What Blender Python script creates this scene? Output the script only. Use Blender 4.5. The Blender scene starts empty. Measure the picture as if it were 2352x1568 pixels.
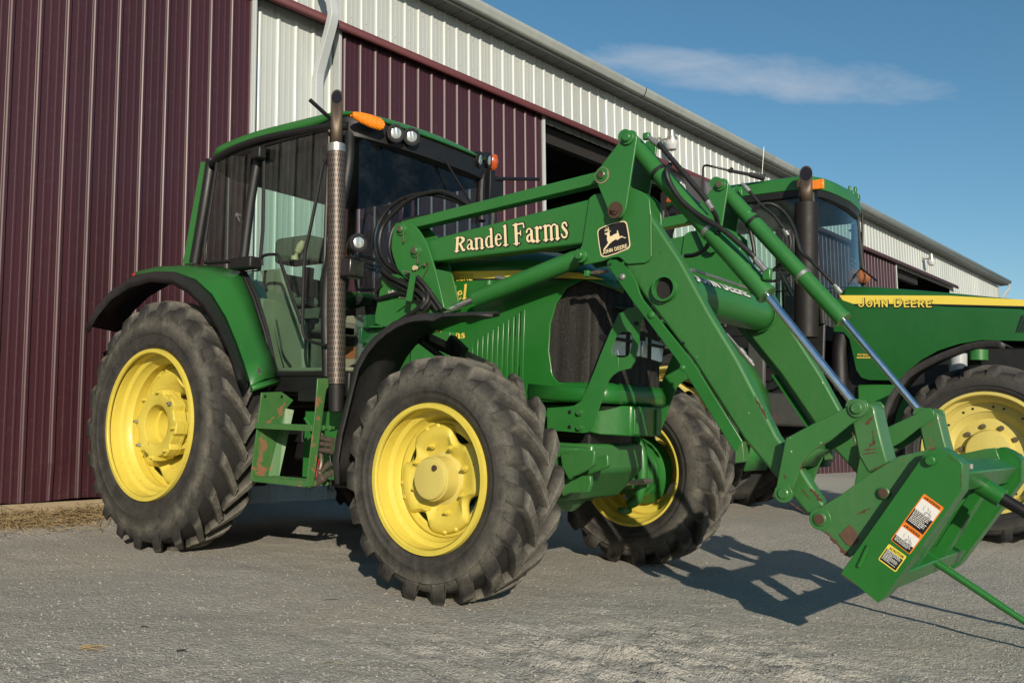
import bpy, bmesh, math, random
from mathutils import Vector, Matrix, noise
random.seed(7)
S = bpy.context.scene
COL = S.collection
R = math.radians
# ------------------------------------------------------------------ camera solve (pixels of the 2352x1568 view)
FPX = 2156.15
CX, CY = 1176.0, 784.0
def nz(v): return Vector(v).normalized()
n_ = nz((.0348, -1, .0845))
F_ = Vector((math.cos(.6544), 0, -math.sin(.6544))); F_ = (F_ - n_*F_.dot(n_)).normalized()
L_ = n_.cross(F_)
if L_.z < 0: L_ = -L_
O_ = Vector((-1.7618, .9816 + .0348*-1.7618 + .0845*7.461, 7.461))
def c2w(v): return Vector((F_.dot(v), L_.dot(v), n_.dot(v)))
CAM = c2w(-O_)
def ray(p): return c2w(Vector(((p[0]-CX)/FPX, (p[1]-CY)/FPX, 1.0)))
def PY(p, y):
    r = ray(p); return CAM + r*((y-CAM.y)/r.y)
def PX(p, x):
    r = ray(p); return CAM + r*((x-CAM.x)/r.x)
def PZ(p, z=0.0):
    r = ray(p); return CAM + r*((z-CAM.z)/r.z)
def zr(ox, oy, s): return lambda x, y: ((ox+x/s)*.9408, (oy+y/s)*.9408)
A1 = zr(180,620,2.01); A2 = zr(460,220,2.94); A3 = zr(780,820,2.3057); A4 = zr(900,480,2.529); A5 = zr(1300,280,2.5286)
A6 = zr(1600,880,2.24); A7 = zr(1900,380,2.178); A8 = zr(1300,900,2.852); B2 = zr(700,0,2.614); B3 = zr(560,560,2.45)
B4 = zr(860,440,3.92); B6 = zr(1500,0,2.24); B7 = zr(2000,980,3.136); B8 = zr(900,500,3.564)
E1 = zr(1580,360,4.356); E2 = zr(1740,640,3.7325); E3 = zr(2140,760,4.356); E4 = zr(820,620,4.611); E5 = zr(1380,480,7.127); E6 = zr(1250,900,4.611)
G1 = zr(1560,400,6.533); G3 = zr(1920,560,6.533); G4 = zr(1440,760,7.127); G5 = zr(2120,1180,6.533); H2 = zr(1180,280,6.533)
def XZ(pts, y):
    out = []
    for p in pts:
        v = PY(p, y); out.append((v.x, v.z))
    return out

# ------------------------------------------------------------------ mesh builder
class MB:
    def __init__(s): s.v = []; s.f = []
    def add(s, vs, fs):
        b = len(s.v); s.v += [tuple(v) for v in vs]; s.f += [tuple(i+b for i in f) for f in fs]
    def box(s, c, d, m=None):
        x, y, z = d[0]/2, d[1]/2, d[2]/2
        vs = [Vector((a*x, b*y, e*z)) for a in (-1,1) for b in (-1,1) for e in (-1,1)]
        if m is not None: vs = [m @ v for v in vs]
        vs = [v + Vector(c) for v in vs]
        s.add(vs, [(0,1,3,2),(4,6,7,5),(0,4,5,1),(2,3,7,6),(0,2,6,4),(1,5,7,3)])
    def prism(s, pts, y0, y1):
        """polygon in (x,z) extruded along y"""
        n = len(pts)
        ar = sum(pts[i][0]*pts[(i+1)%n][1]-pts[(i+1)%n][0]*pts[i][1] for i in range(n))
        if ar < 0: pts = pts[::-1]
        if y0 > y1: y0, y1 = y1, y0
        vs = [(p[0], y0, p[1]) for p in pts] + [(p[0], y1, p[1]) for p in pts]
        fs = [tuple(range(n)), tuple(range(2*n-1, n-1, -1))]
        fs += [(i+n, (i+1)%n+n, (i+1)%n, i) for i in range(n)]
        s.add(vs, fs)
    def prismx(s, pts, x0, x1):
        """polygon in (y,z) extruded along x"""
        n = len(pts)
        vs = [(x0, p[0], p[1]) for p in pts] + [(x1, p[0], p[1]) for p in pts]
        s.add(vs, [tuple(range(n))[::-1], tuple(range(n, 2*n))] + [(i, (i+1)%n, (i+1)%n+n, i+n) for i in range(n)])
    def loft(s, rows, close=False):
        n = len(rows[0]); vs = [v for r in rows for v in r]; fs = []
        for i in range(len(rows)-1):
            for j in range(n if close else n-1):
                k = (j+1) % n
                fs.append((i*n+j, i*n+k, (i+1)*n+k, (i+1)*n+j))
        s.add(vs, fs)
    def ring_frames(s, path):
        P = [Vector(p) for p in path]; T = []
        for i in range(len(P)):
            a = P[max(i-1,0)]; b = P[min(i+1,len(P)-1)]; T.append((b-a).normalized())
        u = T[0].orthogonal().normalized(); out = []
        for i, t in enumerate(T):
            u = (u - t*u.dot(t)).normalized(); out.append((P[i], u, t.cross(u)))
        return out
    def tube(s, path, r, seg=12, cap=True, squash=1.0):
        fr = s.ring_frames(path); rr = r if isinstance(r, (list, tuple)) else [r]*len(path)
        rows = [[p + (u*math.cos(2*math.pi*k/seg) + w*squash*math.sin(2*math.pi*k/seg))*q for k in range(seg)] for (p,u,w), q in zip(fr, rr)]
        b = len(s.v); s.loft(rows, True)
        if cap:
            s.f.append(tuple(b+k for k in range(seg))[::-1])
            e = b+(len(rows)-1)*seg; s.f.append(tuple(e+k for k in range(seg)))
    def cyl(s, a, b, r, seg=20, r2=None): s.tube([a, b], [r, r if r2 is None else r2], seg)
    def bar(s, a, b, wy, wz):
        """square bar from a to b: wy width along y, wz the other way"""
        a = Vector(a); b = Vector(b); t = (b-a).normalized()
        y = Vector((0,1,0)); y = (y - t*y.dot(t)).normalized(); z = t.cross(y)
        vs = [q + y*i*wy/2 + z*j*wz/2 for q in (a,b) for i,j in ((-1,-1),(1,-1),(1,1),(-1,1))]
        s.add(vs, [(3,2,1,0),(4,5,6,7),(0,1,5,4),(1,2,6,5),(2,3,7,6),(3,0,4,7)])
    def lathe(s, prof, c=(0,0,0), seg=48, axis='y', close=False):
        """profile of (offset along axis, radius)"""
        rows = []
        for a, r in prof:
            row = []
            for k in range(seg):
                t = 2*math.pi*k/seg
                if axis == 'y': v = (c[0]+r*math.sin(t), c[1]+a, c[2]+r*math.cos(t))
                elif axis == 'x': v = (c[0]+a, c[1]+r*math.sin(t), c[2]+r*math.cos(t))
                else: v = (c[0]+r*math.sin(t), c[1]+r*math.cos(t), c[2]+a)
                row.append(v)
            rows.append(row)
        s.loft(rows, True)
        if close:
            b = len(s.v)-len(rows)*seg
            s.f.append(tuple(b+k for k in range(seg))); e = b+(len(rows)-1)*seg; s.f.append(tuple(e+k for k in range(seg))[::-1])
    def hexbolt(s, c, d, r, h):
        c = Vector(c); d = Vector(d).normalized()
        s.tube([c, c+d*h*.25], r*1.45, 14); s.tube([c+d*h*.25, c+d*h], r, 6)
    def build(s, name, mat, parent=None, bevel=0, seg=2, smooth=True, solid=0, angle=35, fix=True, sub=0, off=-1):
        me = bpy.data.meshes.new(name); me.from_pydata(s.v, [], s.f)
        if fix:
            bm = bmesh.new(); bm.from_mesh(me); bmesh.ops.recalc_face_normals(bm, faces=bm.faces); bm.to_mesh(me); bm.free()
        me.materials.append(mat)
        o = bpy.data.objects.new(name, me); COL.objects.link(o)
        if parent is not None:
            o.parent = parent
        if smooth:
            for p in me.polygons: p.use_smooth = True
            me.set_sharp_from_angle(angle=R(angle))
        if solid:
            m = o.modifiers.new('solid', 'SOLIDIFY'); m.thickness = solid; m.offset = off
        if bevel:
            m = o.modifiers.new('bevel', 'BEVEL'); m.width = bevel; m.segments = seg; m.limit_method = 'ANGLE'; m.angle_limit = R(40)
        if sub:
            m = o.modifiers.new('sub', 'SUBSURF'); m.levels = sub; m.render_levels = sub
        return o
def empty(name, label, cat, loc=(0,0,0), mat=None, group=None):
    o = bpy.data.objects.new(name, None); COL.objects.link(o); o.location = loc
    if mat is not None: o.matrix_world = mat
    o['label'] = label; o['category'] = cat
    if group: o['group'] = group
    return o
def tag(o, label=None, cat=None, group=None, kind=None):
    if label: o['label'] = label
    if cat: o['category'] = cat
    if group: o['group'] = group
    if kind: o['kind'] = kind
    return o
def spline(pts, n=8):
    P = [Vector(p) for p in pts]; out = []
    for i in range(len(P)-1):
        p0 = P[i-1] if i else P[0]*2-P[1]; p1 = P[i]; p2 = P[i+1]; p3 = P[i+2] if i+2 < len(P) else P[-1]*2-P[-2]
        for k in range(n):
            t = k/n
            out.append(.5*((2*p1)+(p2-p0)*t+(2*p0-5*p1+4*p2-p3)*t*t+(3*p1-p0-3*p2+p3)*t**3))
    out.append(P[-1]); return out
def round_poly(pts, r, n=5):
    """round the corners of a 2d polygon"""
    out = []; m = len(pts)
    for i in range(m):
        p = Vector(pts[i]); a = Vector(pts[i-1]); b = Vector(pts[(i+1)%m])
        rr = r[i] if isinstance(r, (list, tuple)) else r
        da = (a-p); db = (b-p); q = min(rr, da.length*.45, db.length*.45)
        if q < 1e-5: out.append(tuple(p)); continue
        s0 = p+da.normalized()*q; s1 = p+db.normalized()*q
        for k in range(n+1):
            t = k/n; out.append(tuple((1-t)**2*s0+2*t*(1-t)*p+t*t*s1))
    return out
def circ2(c, r, a0, a1, n=12): return [(c[0]+r*math.cos(R(a0+(a1-a0)*k/n)), c[1]+r*math.sin(R(a0+(a1-a0)*k/n))) for k in range(n+1)]

# ------------------------------------------------------------------ materials
def newmat(name):
    m = bpy.data.materials.new(name); m.use_nodes = True; t = m.node_tree
    return m, t, t.nodes['Principled BSDF']
def nd(t, ty, **kw):
    n = t.nodes.new(ty)
    for k, v in kw.items():
        if k.startswith('i_'):
            key = k[2:]; n.inputs[int(key) if key.isdigit() else key.replace('_', ' ')].default_value = v
        else: setattr(n, k, v)
    return n
def noise_tex(t, co, scale, detail=4, rough=.55, dist=0):
    n = nd(t, 'ShaderNodeTexNoise', i_Scale=scale, i_Detail=detail, i_Roughness=rough, i_Distortion=dist); t.links.new(co, n.inputs['Vector']); return n.outputs['Fac']
def ramp(t, fac, a, b, ca=(0,0,0,1), cb=(1,1,1,1)):
    r = nd(t, 'ShaderNodeValToRGB'); r.color_ramp.elements[0].position = a; r.color_ramp.elements[1].position = b
    r.color_ramp.elements[0].color = ca; r.color_ramp.elements[1].color = cb; t.links.new(fac, r.inputs[0]); return r.outputs[0]
def mix(t, fac, a, b, mode='MIX'):
    m = nd(t, 'ShaderNodeMix', data_type='RGBA', blend_type=mode)
    for s, v in ((0, fac), (6, a), (7, b)):
        if isinstance(v, (int, float)): m.inputs[s].default_value = v
        elif isinstance(v, (tuple, list)): m.inputs[s].default_value = (*v[:3], 1)
        else: t.links.new(v, m.inputs[s])
    return m.outputs[2]
def math_(t, op, a, b=0.0):
    m = nd(t, 'ShaderNodeMath', operation=op)
    for i, v in enumerate((a, b)):
        if isinstance(v, (int, float)): m.inputs[i].default_value = v
        else: t.links.new(v, m.inputs[i])
    return m.outputs[0]
def coords(t): return nd(t, 'ShaderNodeTexCoord').outputs['Object']
def bump(t, b, h, strength, dist=.01):
    n = nd(t, 'ShaderNodeBump', i_Strength=strength, i_Distance=dist); t.links.new(h, n.inputs['Height']); t.links.new(n.outputs[0], b.inputs['Normal'])
def paint(name, col, rough=.38, dirt=.25, dirtcol=(.16,.14,.11), rust=0.0, coat=.25, scale=3.0, rustcol=(.16,.055,.03), chips=0.0, metal=0.0):
    m, t, b = newmat(name); co = coords(t)
    big = noise_tex(t, co, scale, 5, .6); fine = noise_tex(t, co, scale*14, 6, .7); streak = nd(t, 'ShaderNodeMapping'); streak.inputs['Scale'].default_value = (9, 9, 1.2)
    t.links.new(co, streak.inputs['Vector']); st = noise_tex(t, streak.outputs[0], 2.5, 5, .7)
    c = mix(t, ramp(t, big, .3, .75), col, tuple(min(1, x*1.14+.004) for x in col))
    dm = math_(t, 'MULTIPLY', ramp(t, math_(t, 'ADD', math_(t, 'MULTIPLY', fine, .45), math_(t, 'MULTIPLY', st, .55)), .38, .78), dirt)
    c = mix(t, dm, c, dirtcol)
    rg = math_(t, 'ADD', math_(t, 'MULTIPLY', fine, .3), rough-.12)
    if rust > 0:
        rn = noise_tex(t, co, 7, 8, .68, .6); r2 = ramp(t, rn, .665-.10*rust, .70-.10*rust); c = mix(t, r2, c, mix(t, fine, rustcol, tuple(x*1.7 for x in rustcol)))
        rg = mix(t, r2, rg, (.85,.85,.85))
    if chips > 0:
        cn = noise_tex(t, co, 46, 3, .5, .3); c3 = ramp(t, cn, .775-.02*chips, .79-.02*chips); c = mix(t, c3, c, (.42,.52,.36))
    t.links.new(c, b.inputs['Base Color']); t.links.new(rg, b.inputs['Roughness'])
    b.inputs['Coat Weight'].default_value = coat; b.inputs['Coat Roughness'].default_value = .18; b.inputs['Metallic'].default_value = metal
    bump(t, b, fine, .06, .004)
    return m
def simple(name, col, rough=.5, metal=0.0, var=.15, scale=12, bmp=.08, coat=0):
    m, t, b = newmat(name); co = coords(t); f = noise_tex(t, co, scale, 6, .65)
    c = mix(t, f, tuple(x*(1-var) for x in col), tuple(min(1, x*(1+var)) for x in col))
    t.links.new(c, b.inputs['Base Color']); b.inputs['Metallic'].default_value = metal
    t.links.new(math_(t, 'ADD', math_(t, 'MULTIPLY', f, .25), rough-.12), b.inputs['Roughness']); b.inputs['Coat Weight'].default_value = coat
    if bmp: bump(t, b, f, bmp, .006)
    return m
GREEN = (.018, .138, .024)
M = {}
M['green'] = paint('green_paint', GREEN, .38, .10, chips=1, coat=.12)
M['green_clean'] = paint('green_paint_clean', (.010,.118,.014), .32, .05, coat=.22)
M['green_worn'] = paint('green_paint_worn', (.020,.128,.022), .44, .18, rust=.0, chips=1.0)
M['green_rusty'] = paint('green_paint_rusty', (.026,.130,.028), .48, .26, rust=.5, chips=1.0, rustcol=(.11,.045,.028))
M['green_step'] = paint('green_paint_muddy_step', (.024,.13,.026), .5, .38, dirtcol=(.2,.17,.09), rust=.7, rustcol=(.17,.08,.04))
M['green_far'] = paint('green_far_shaded', (.007,.088,.012), .34, .06, coat=.3)  # far hood green, with the shade of grazing sun put into the colour
M['yellow'] = paint('yellow_paint', (.58,.475,.065), .45, .30, dirtcol=(.30,.20,.06), coat=.10, rust=.02)
M['yellow_dusty'] = paint('yellow_paint_dusty', (.52,.44,.11), .5, .3, dirtcol=(.35,.28,.13), coat=.1, chips=0)
M['yellow_shade'] = paint('yellow_paint_worn', (.62,.44,.05), .5, .35, dirtcol=(.2,.13,.05), coat=.1, rust=.3)
M['plastic'] = simple('black_plastic', (.007,.007,.0075), .52, var=.3)
M['plastic_shiny'] = simple('black_gloss', (.008,.008,.009), .25, var=.2, coat=.3)
M['hose'] = simple('hose_rubber', (.010,.010,.0095), .5, var=.4, scale=30)
M['steel'] = simple('galvanised_steel', (.42,.41,.38), .42, .85, .2)
M['bolt'] = simple('dirty_bolt_steel', (.16,.13,.10), .5, .6, .35, scale=40)
M['rustbolt'] = simple('rusty_pin_steel', (.09,.055,.035), .6, .4, .4, scale=50)
M['chrome'] = simple('chrome_rod', (.75,.78,.82), .16, 1.0, .03, bmp=0)
M['exhaust'] = simple('burnt_exhaust_steel', (.10,.075,.055), .5, .6, .4, scale=9)
M['soot'] = simple('sooty_black_steel', (.012,.011,.010), .6, .3, .4)
M['white'] = simple('white_trim', (.62,.64,.60), .4, var=.05, scale=6)
M['cream'] = simple('cream_lettering', (.80,.66,.40), .45, var=.04, bmp=0)
M['ylet'] = simple('yellow_lettering', (.78,.52,.10), .4, var=.06, bmp=0)
M['ystripe'] = simple('yellow_stripe', (.74,.58,.08), .4, var=.04, bmp=0)
M['blackdecal'] = simple('black_decal', (.012,.011,.013), .35, var=.1, bmp=0)
M['whitedecal'] = simple('white_decal', (.70,.69,.65), .45, var=.04, bmp=0)
M['orangedecal'] = simple('orange_decal', (.75,.20,.015), .4, var=.05, bmp=0)
M['yellowdecal'] = simple('yellow_decal', (.72,.58,.07), .4, var=.05, bmp=0)
M['greydecal'] = simple('grey_print', (.35,.35,.34), .5, var=.05, bmp=0)
M['beige'] = simple('beige_cab_trim', (.22,.23,.16), .6, var=.12)
M['ivory'] = simple('ivory_lever', (.55,.45,.27), .45, var=.08)
M['seat'] = simple('grey_green_cloth', (.10,.11,.08), .9, var=.3, scale=60)
M['scar'] = simple('rust_scar', (.085,.035,.022), .85, var=.5, scale=40)
M['wood'] = simple('weathered_plank', (.30,.24,.15), .8, var=.3, scale=20)
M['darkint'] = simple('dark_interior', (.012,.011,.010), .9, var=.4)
M['rawgrey'] = simple('grey_machine_shell', (.075,.075,.078), .5, var=.3, scale=16)
M['redhose'] = simple('red_wire', (.4,.02,.02), .4)
M['blackpaint'] = simple('matte_black_steel', (.010,.010,.011), .45, .2, .3)
def glassmat(name, tint, refl=.9, dust=.10):
    m, t, b = newmat(name); t.nodes.remove(b); out = t.nodes['Material Output']
    tr = nd(t, 'ShaderNodeBsdfTransparent'); tr.inputs[0].default_value = (*tint, 1)
    gl = nd(t, 'ShaderNodeBsdfGlossy', i_Roughness=.03); gl.inputs[0].default_value = (refl, refl, refl, 1)
    df = nd(t, 'ShaderNodeBsdfDiffuse'); df.inputs[0].default_value = (.30,.33,.33,1)
    lw = nd(t, 'ShaderNodeLayerWeight', i_Blend=.5); fac_ = math_(t, 'ADD', .04, math_(t, 'MULTIPLY', math_(t, 'POWER', lw.outputs['Facing'], 5.0), .9)); m1 = nd(t, 'ShaderNodeMixShader'); m2 = nd(t, 'ShaderNodeMixShader')
    co = coords(t); n = noise_tex(t, co, 5, 8, .75); n2 = noise_tex(t, co, 90, 3, .6)
    d = math_(t, 'MULTIPLY', math_(t, 'ADD', ramp(t, n, .45, .8), math_(t, 'MULTIPLY', ramp(t, n2, .68, .72), .6)), dust)
    t.links.new(d, m1.inputs[0]); t.links.new(tr.outputs[0], m1.inputs[1]); t.links.new(df.outputs[0], m1.inputs[2])
    t.links.new(fac_, m2.inputs[0]); t.links.new(m1.outputs[0], m2.inputs[1]); t.links.new(gl.outputs[0], m2.inputs[2]); t.links.new(m2.outputs[0], out.inputs[0])
    return m
M['glass'] = glassmat('cab_glass', (.62,.78,.72), 1.0, .08)
M['glass_dark'] = glassmat('tinted_quarter_glass', (.40,.47,.43), .8, .06)
M['glass_blue'] = glassmat('windshield_glass', (.58,.72,.80), .9, .05)
def lensmat(name, col, rough=.12, emis=None):
    m, t, b = newmat(name); b.inputs['Base Color'].default_value = (*col, 1); b.inputs['Roughness'].default_value = rough
    b.inputs['Coat Weight'].default_value = .6; co = coords(t); w = nd(t, 'ShaderNodeTexWave', i_Scale=26, i_Distortion=.4); t.links.new(co, w.inputs['Vector']); bump(t, b, w.outputs['Fac'], .5, .004)
    return m, b
M['amber'], b_ = lensmat('amber_lens', (.85,.24,.01)); b_.inputs['Subsurface Weight'].default_value = .3; b_.inputs['Subsurface Radius'].default_value = (.05,.02,.01)
M['amber_dark'], b_ = lensmat('amber_lens_dull', (.42,.07,.008))
M['red'], b_ = lensmat('red_lens', (.4,.01,.01))
M['lens'], b_ = lensmat('clear_lamp_lens', (.62,.64,.62)); b_.inputs['Metallic'].default_value = .7; b_.inputs['Roughness'].default_value = .25
M['reflector'], b_ = lensmat('headlamp_reflector', (.72,.76,.80), .25); b_.inputs['Metallic'].default_value = .45
m, t, b = newmat('frosted_lamp_refractor'); b.inputs['Base Color'].default_value = (.7,.72,.73,1); b.inputs['Roughness'].default_value = .25; b.inputs['Transmission Weight'].default_value = .35
co = coords(t); w = nd(t, 'ShaderNodeTexNoise', i_Scale=60); t.links.new(co, w.inputs['Vector']); bump(t, b, w.outputs['Fac'], .3, .01); M['frost'] = m
# rubber, with dust in the tread and on the sidewall
def rubber(name, dust, base=(.022,.022,.022)):
    m, t, b = newmat(name); co = coords(t)
    f = noise_tex(t, co, 9, 8, .7, .4); g = noise_tex(t, co, 60, 6, .7)
    sx = nd(t, 'ShaderNodeSeparateXYZ'); t.links.new(co, sx.inputs[0])
    rad = math_(t, 'SQRT', math_(t, 'ADD', math_(t, 'MULTIPLY', sx.outputs[0], sx.outputs[0]), math_(t, 'MULTIPLY', sx.outputs[2], sx.outputs[2])))
    at = nd(t, 'ShaderNodeAttribute'); at.attribute_name = 'dust'
    k = math_(t, 'ADD', math_(t, 'MULTIPLY', f, .75), math_(t, 'MULTIPLY', g, .35))
    k = math_(t, 'MULTIPLY', ramp(t, k, .34, .78), math_(t, 'ADD', math_(t, 'MULTIPLY', at.outputs['Fac'], 1.0), .03))
    c = mix(t, math_(t, 'MULTIPLY', k, dust), base, (.19,.18,.145))
    wv = math_(t, 'SINE', math_(t, 'MULTIPLY', rad, 260.0))
    t.links.new(c, b.inputs['Base Color']); b.inputs['Roughness'].default_value = .72; b.inputs['Specular IOR Level'].default_value = .35
    bump(t, b, math_(t, 'ADD', g, math_(t, 'MULTIPLY', wv, .05)), .22, .006)
    return m
M['rubber'] = rubber('tyre_rubber', .95, (.010,.010,.011))
M['rubber_dark'] = rubber('tyre_rubber_dark', .35, (.016,.017,.019))
M['fender'] = paint('dusty_black_rubber', (.014,.014,.015), .5, .30, dirtcol=(.09,.085,.075), coat=0)
def sheet(name, col, rough, metal=0.0, dirt=.2):
    m, t, b = newmat(name); co = coords(t); mp = nd(t, 'ShaderNodeMapping'); mp.inputs['Scale'].default_value = (3.5, 3.5, .35); t.links.new(co, mp.inputs['Vector'])
    s = noise_tex(t, mp.outputs[0], 2.2, 6, .65); f = noise_tex(t, co, 18, 5, .6)
    sep = nd(t, 'ShaderNodeSeparateXYZ'); t.links.new(co, sep.inputs[0])
    pan = math_(t, 'FLOOR', math_(t, 'MULTIPLY', sep.outputs[0], 1/.9144)); wn = nd(t, 'ShaderNodeTexWhiteNoise', noise_dimensions='1D'); t.links.new(pan, wn.inputs['W'])
    c = mix(t, ramp(t, s, .3, .8), col, tuple(x*.82 for x in col)); c = mix(t, math_(t, 'MULTIPLY', wn.outputs[0], .28), c, tuple(min(1, x*1.6) for x in col))
    c = mix(t, math_(t, 'MULTIPLY', ramp(t, f, .55, .8), dirt), c, (.2,.19,.17))
    t.links.new(c, b.inputs['Base Color']); t.links.new(math_(t, 'ADD', math_(t, 'MULTIPLY', s, .2), rough-.1), b.inputs['Roughness']); b.inputs['Metallic'].default_value = metal
    return m
M['maroon'] = sheet('maroon_steel', (.043,.0125,.017), .42, 0, .05)
M['maroon_trim'] = sheet('maroon_trim', (.095,.024,.027), .6, 0, .08)
M['greysheet'] = sheet('grey_steel', (.40,.43,.41), .38, 0, .1)
M['trim'] = sheet('pale_trim', (.25,.275,.26), .42, 0, .15)
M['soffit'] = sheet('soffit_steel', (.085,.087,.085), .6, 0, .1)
M['whitetrim'] = sheet('white_edge_trim', (.40,.43,.43), .4, 0, .05)
# perforated heat shield
m, t, b = newmat('perforated_heat_shield'); co = coords(t); sep = nd(t, 'ShaderNodeSeparateXYZ'); t.links.new(co, sep.inputs[0])
ang = math_(t, 'ARCTAN2', sep.outputs[1], sep.outputs[0])
u = math_(t, 'MULTIPLY', ang, 24/(2*math.pi)); v = math_(t, 'MULTIPLY', sep.outputs[2], 1/.034)
row = math_(t, 'FLOOR', v); u = math_(t, 'ADD', u, math_(t, 'MULTIPLY', row, .5))
fu = math_(t, 'ABSOLUTE', math_(t, 'SUBTRACT', math_(t, 'FRACT', u), .5)); fv = math_(t, 'ABSOLUTE', math_(t, 'SUBTRACT', math_(t, 'FRACT', v), .5))
hole = math_(t, 'MULTIPLY', math_(t, 'LESS_THAN', fu, .24), math_(t, 'LESS_THAN', fv, .33))
f = noise_tex(t, co, 14, 6, .7); c = mix(t, f, (.06,.045,.036), (.18,.15,.125)); c = mix(t, hole, c, (.008,.007,.006))
t.links.new(c, b.inputs['Base Color']); t.links.new(math_(t, 'SUBTRACT', .6, math_(t, 'MULTIPLY', hole, .6)), b.inputs['Metallic'])
b.inputs['Roughness'].default_value = .48; M['perf'] = m
# gravel
m, t, b = newmat('limestone_gravel'); co = coords(t)
big = noise_tex(t, co, .35, 5, .6); mid = noise_tex(t, co, 2.2, 6, .65, .5); fine = noise_tex(t, co, 34, 8, .75)
vor = nd(t, 'ShaderNodeTexVoronoi', i_Scale=110.0); t.links.new(co, vor.inputs['Vector']); vor2 = nd(t, 'ShaderNodeTexVoronoi', i_Scale=38.0); t.links.new(co, vor2.inputs['Vector'])
vs = nd(t, 'ShaderNodeSeparateColor'); t.links.new(vor.outputs['Color'], vs.inputs[0])
c = mix(t, ramp(t, big, .35, .7), (.36,.345,.29), (.45,.42,.34)); c = mix(t, math_(t, 'MULTIPLY', ramp(t, mid, .45, .75), .5), c, (.44,.37,.28))
trk = nd(t, 'ShaderNodeMapping'); trk.inputs['Scale'].default_value = (.5, 2.6, 1); trk.inputs['Rotation'].default_value = (0, 0, R(24)); t.links.new(co, trk.inputs['Vector'])
tn = noise_tex(t, trk.outputs[0], 1.5, 6, .6, .8); c = mix(t, math_(t, 'MULTIPLY', ramp(t, tn, .48, .66), .45), c, (.27,.265,.24))
c = mix(t, .42, c, mix(t, vs.outputs[0], (.13,.125,.105), (.60,.58,.51)), 'MIX'); c = mix(t, math_(t, 'MULTIPLY', ramp(t, fine, .3, .7), .4), c, (.46,.45,.41))
t.links.new(c, b.inputs['Base Color']); b.inputs['Roughness'].default_value = .95; b.inputs['Specular IOR Level'].default_value = .2
h = math_(t, 'ADD', math_(t, 'MULTIPLY', vor.outputs['Distance'], -.5), math_(t, 'ADD', math_(t, 'MULTIPLY', fine, .8), math_(t, 'MULTIPLY', vor2.outputs['Distance'], -.6)))
bump(t, b, h, .85, .012); M['gravel'] = m
M['stone'] = simple('gravel_stone', (.31,.305,.275), .9, var=.5, scale=25)
M['straw'] = simple('dry_straw', (.27,.195,.095), .8, var=.75, scale=14)

# ------------------------------------------------------------------ camera, light, sky
cam = bpy.data.cameras.new('camera'); co_ = bpy.data.objects.new('camera', cam); COL.objects.link(co_); S.camera = co_
cam.sensor_width = 36; cam.lens = FPX/2352*36; cam.clip_end = 5000; cam.clip_start = .05
rt = c2w(Vector((1,0,0))); dn = c2w(Vector((0,1,0))); fw = c2w(Vector((0,0,1)))
mw = Matrix(((rt.x, -dn.x, -fw.x, CAM.x), (rt.y, -dn.y, -fw.y, CAM.y), (rt.z, -dn.z, -fw.z, CAM.z), (0,0,0,1)))
co_.matrix_world = mw
SUN_AZ, SUN_EL = 136.5-180, 19.3          # direction towards the sun, degrees from +X
sd = Vector((math.cos(R(SUN_AZ))*math.cos(R(SUN_EL)), math.sin(R(SUN_AZ))*math.cos(R(SUN_EL)), math.sin(R(SUN_EL))))
sl = bpy.data.lights.new('sun', 'SUN'); sl.energy = SUN_E if 'SUN_E' in globals() else 5.0; sl.angle = R(.55); sl.color = (1.0, .885, .73)
so = bpy.data.objects.new('sun', sl); COL.objects.link(so); so.rotation_euler = sd.to_track_quat('Z', 'Y').to_euler(); so.location = (0, 0, 20)
W = bpy.data.worlds.new('World'); S.world = W; W.use_nodes = True; t = W.node_tree; bg = t.nodes['Background']
sky = nd(t, 'ShaderNodeTexSky', sky_type='NISHITA', sun_disc=False, sun_elevation=R(SUN_EL), sun_rotation=R(90-SUN_AZ), altitude=200, air_density=1.0, dust_density=.4, ozone_density=2.2)
hs = nd(t, 'ShaderNodeHueSaturation', i_Hue=.488, i_Saturation=1.18, i_Value=1.0); t.links.new(sky.outputs[0], hs.inputs['Color'])
# a thin cloud, in directions of the sky itself
tc = nd(t, 'ShaderNodeTexCoord')
cc = ray((1760, 172)).normalized(); cr = (ray((2160, 205)).normalized()-ray((1400, 150)).normalized()).normalized(); cu = cc.cross(cr).normalized()
if cu.z < 0: cu = -cu
def dotn(v):
    n = nd(t, 'ShaderNodeVectorMath', operation='DOT_PRODUCT'); t.links.new(tc.outputs['Generated'], n.inputs[0]); n.inputs[1].default_value = v; return n.outputs['Value']
du = dotn(cr); dv = math_(t, 'SUBTRACT', dotn(cu), 0.0)
off = cc.dot(cr); du = math_(t, 'SUBTRACT', du, off)
cmb = nd(t, 'ShaderNodeCombineXYZ'); t.links.new(math_(t, 'MULTIPLY', du, 6.0), cmb.inputs[0]); t.links.new(math_(t, 'MULTIPLY', dv, 20.0), cmb.inputs[1])
wn = noise_tex(t, cmb.outputs[0], 1.0, 9, .62, .35)
e2 = math_(t, 'ADD', math_(t, 'POWER', math_(t, 'ABSOLUTE', math_(t, 'MULTIPLY', du, 1/.205)), 3.0), math_(t, 'POWER', math_(t, 'ABSOLUTE', math_(t, 'MULTIPLY', dv, 1/.026)), 2.0))
fall = math_(t, 'SUBTRACT', 1.0, e2); dens = math_(t, 'ADD', math_(t, 'MULTIPLY', wn, 2.6), math_(t, 'SUBTRACT', math_(t, 'MULTIPLY', fall, .9), 1.55))
cl = math_(t, 'MULTIPLY', ramp(t, dens, .0, 1.1), .62)
fw_ = dotn(cc); cl = math_(t, 'MULTIPLY', cl, math_(t, 'GREATER_THAN', fw_, .5))
skyc = mix(t, cl, hs.outputs[0], (5.2,5.6,6.2)); t.links.new(skyc, bg.inputs[0]); bg.inputs[1].default_value = .104
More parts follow.
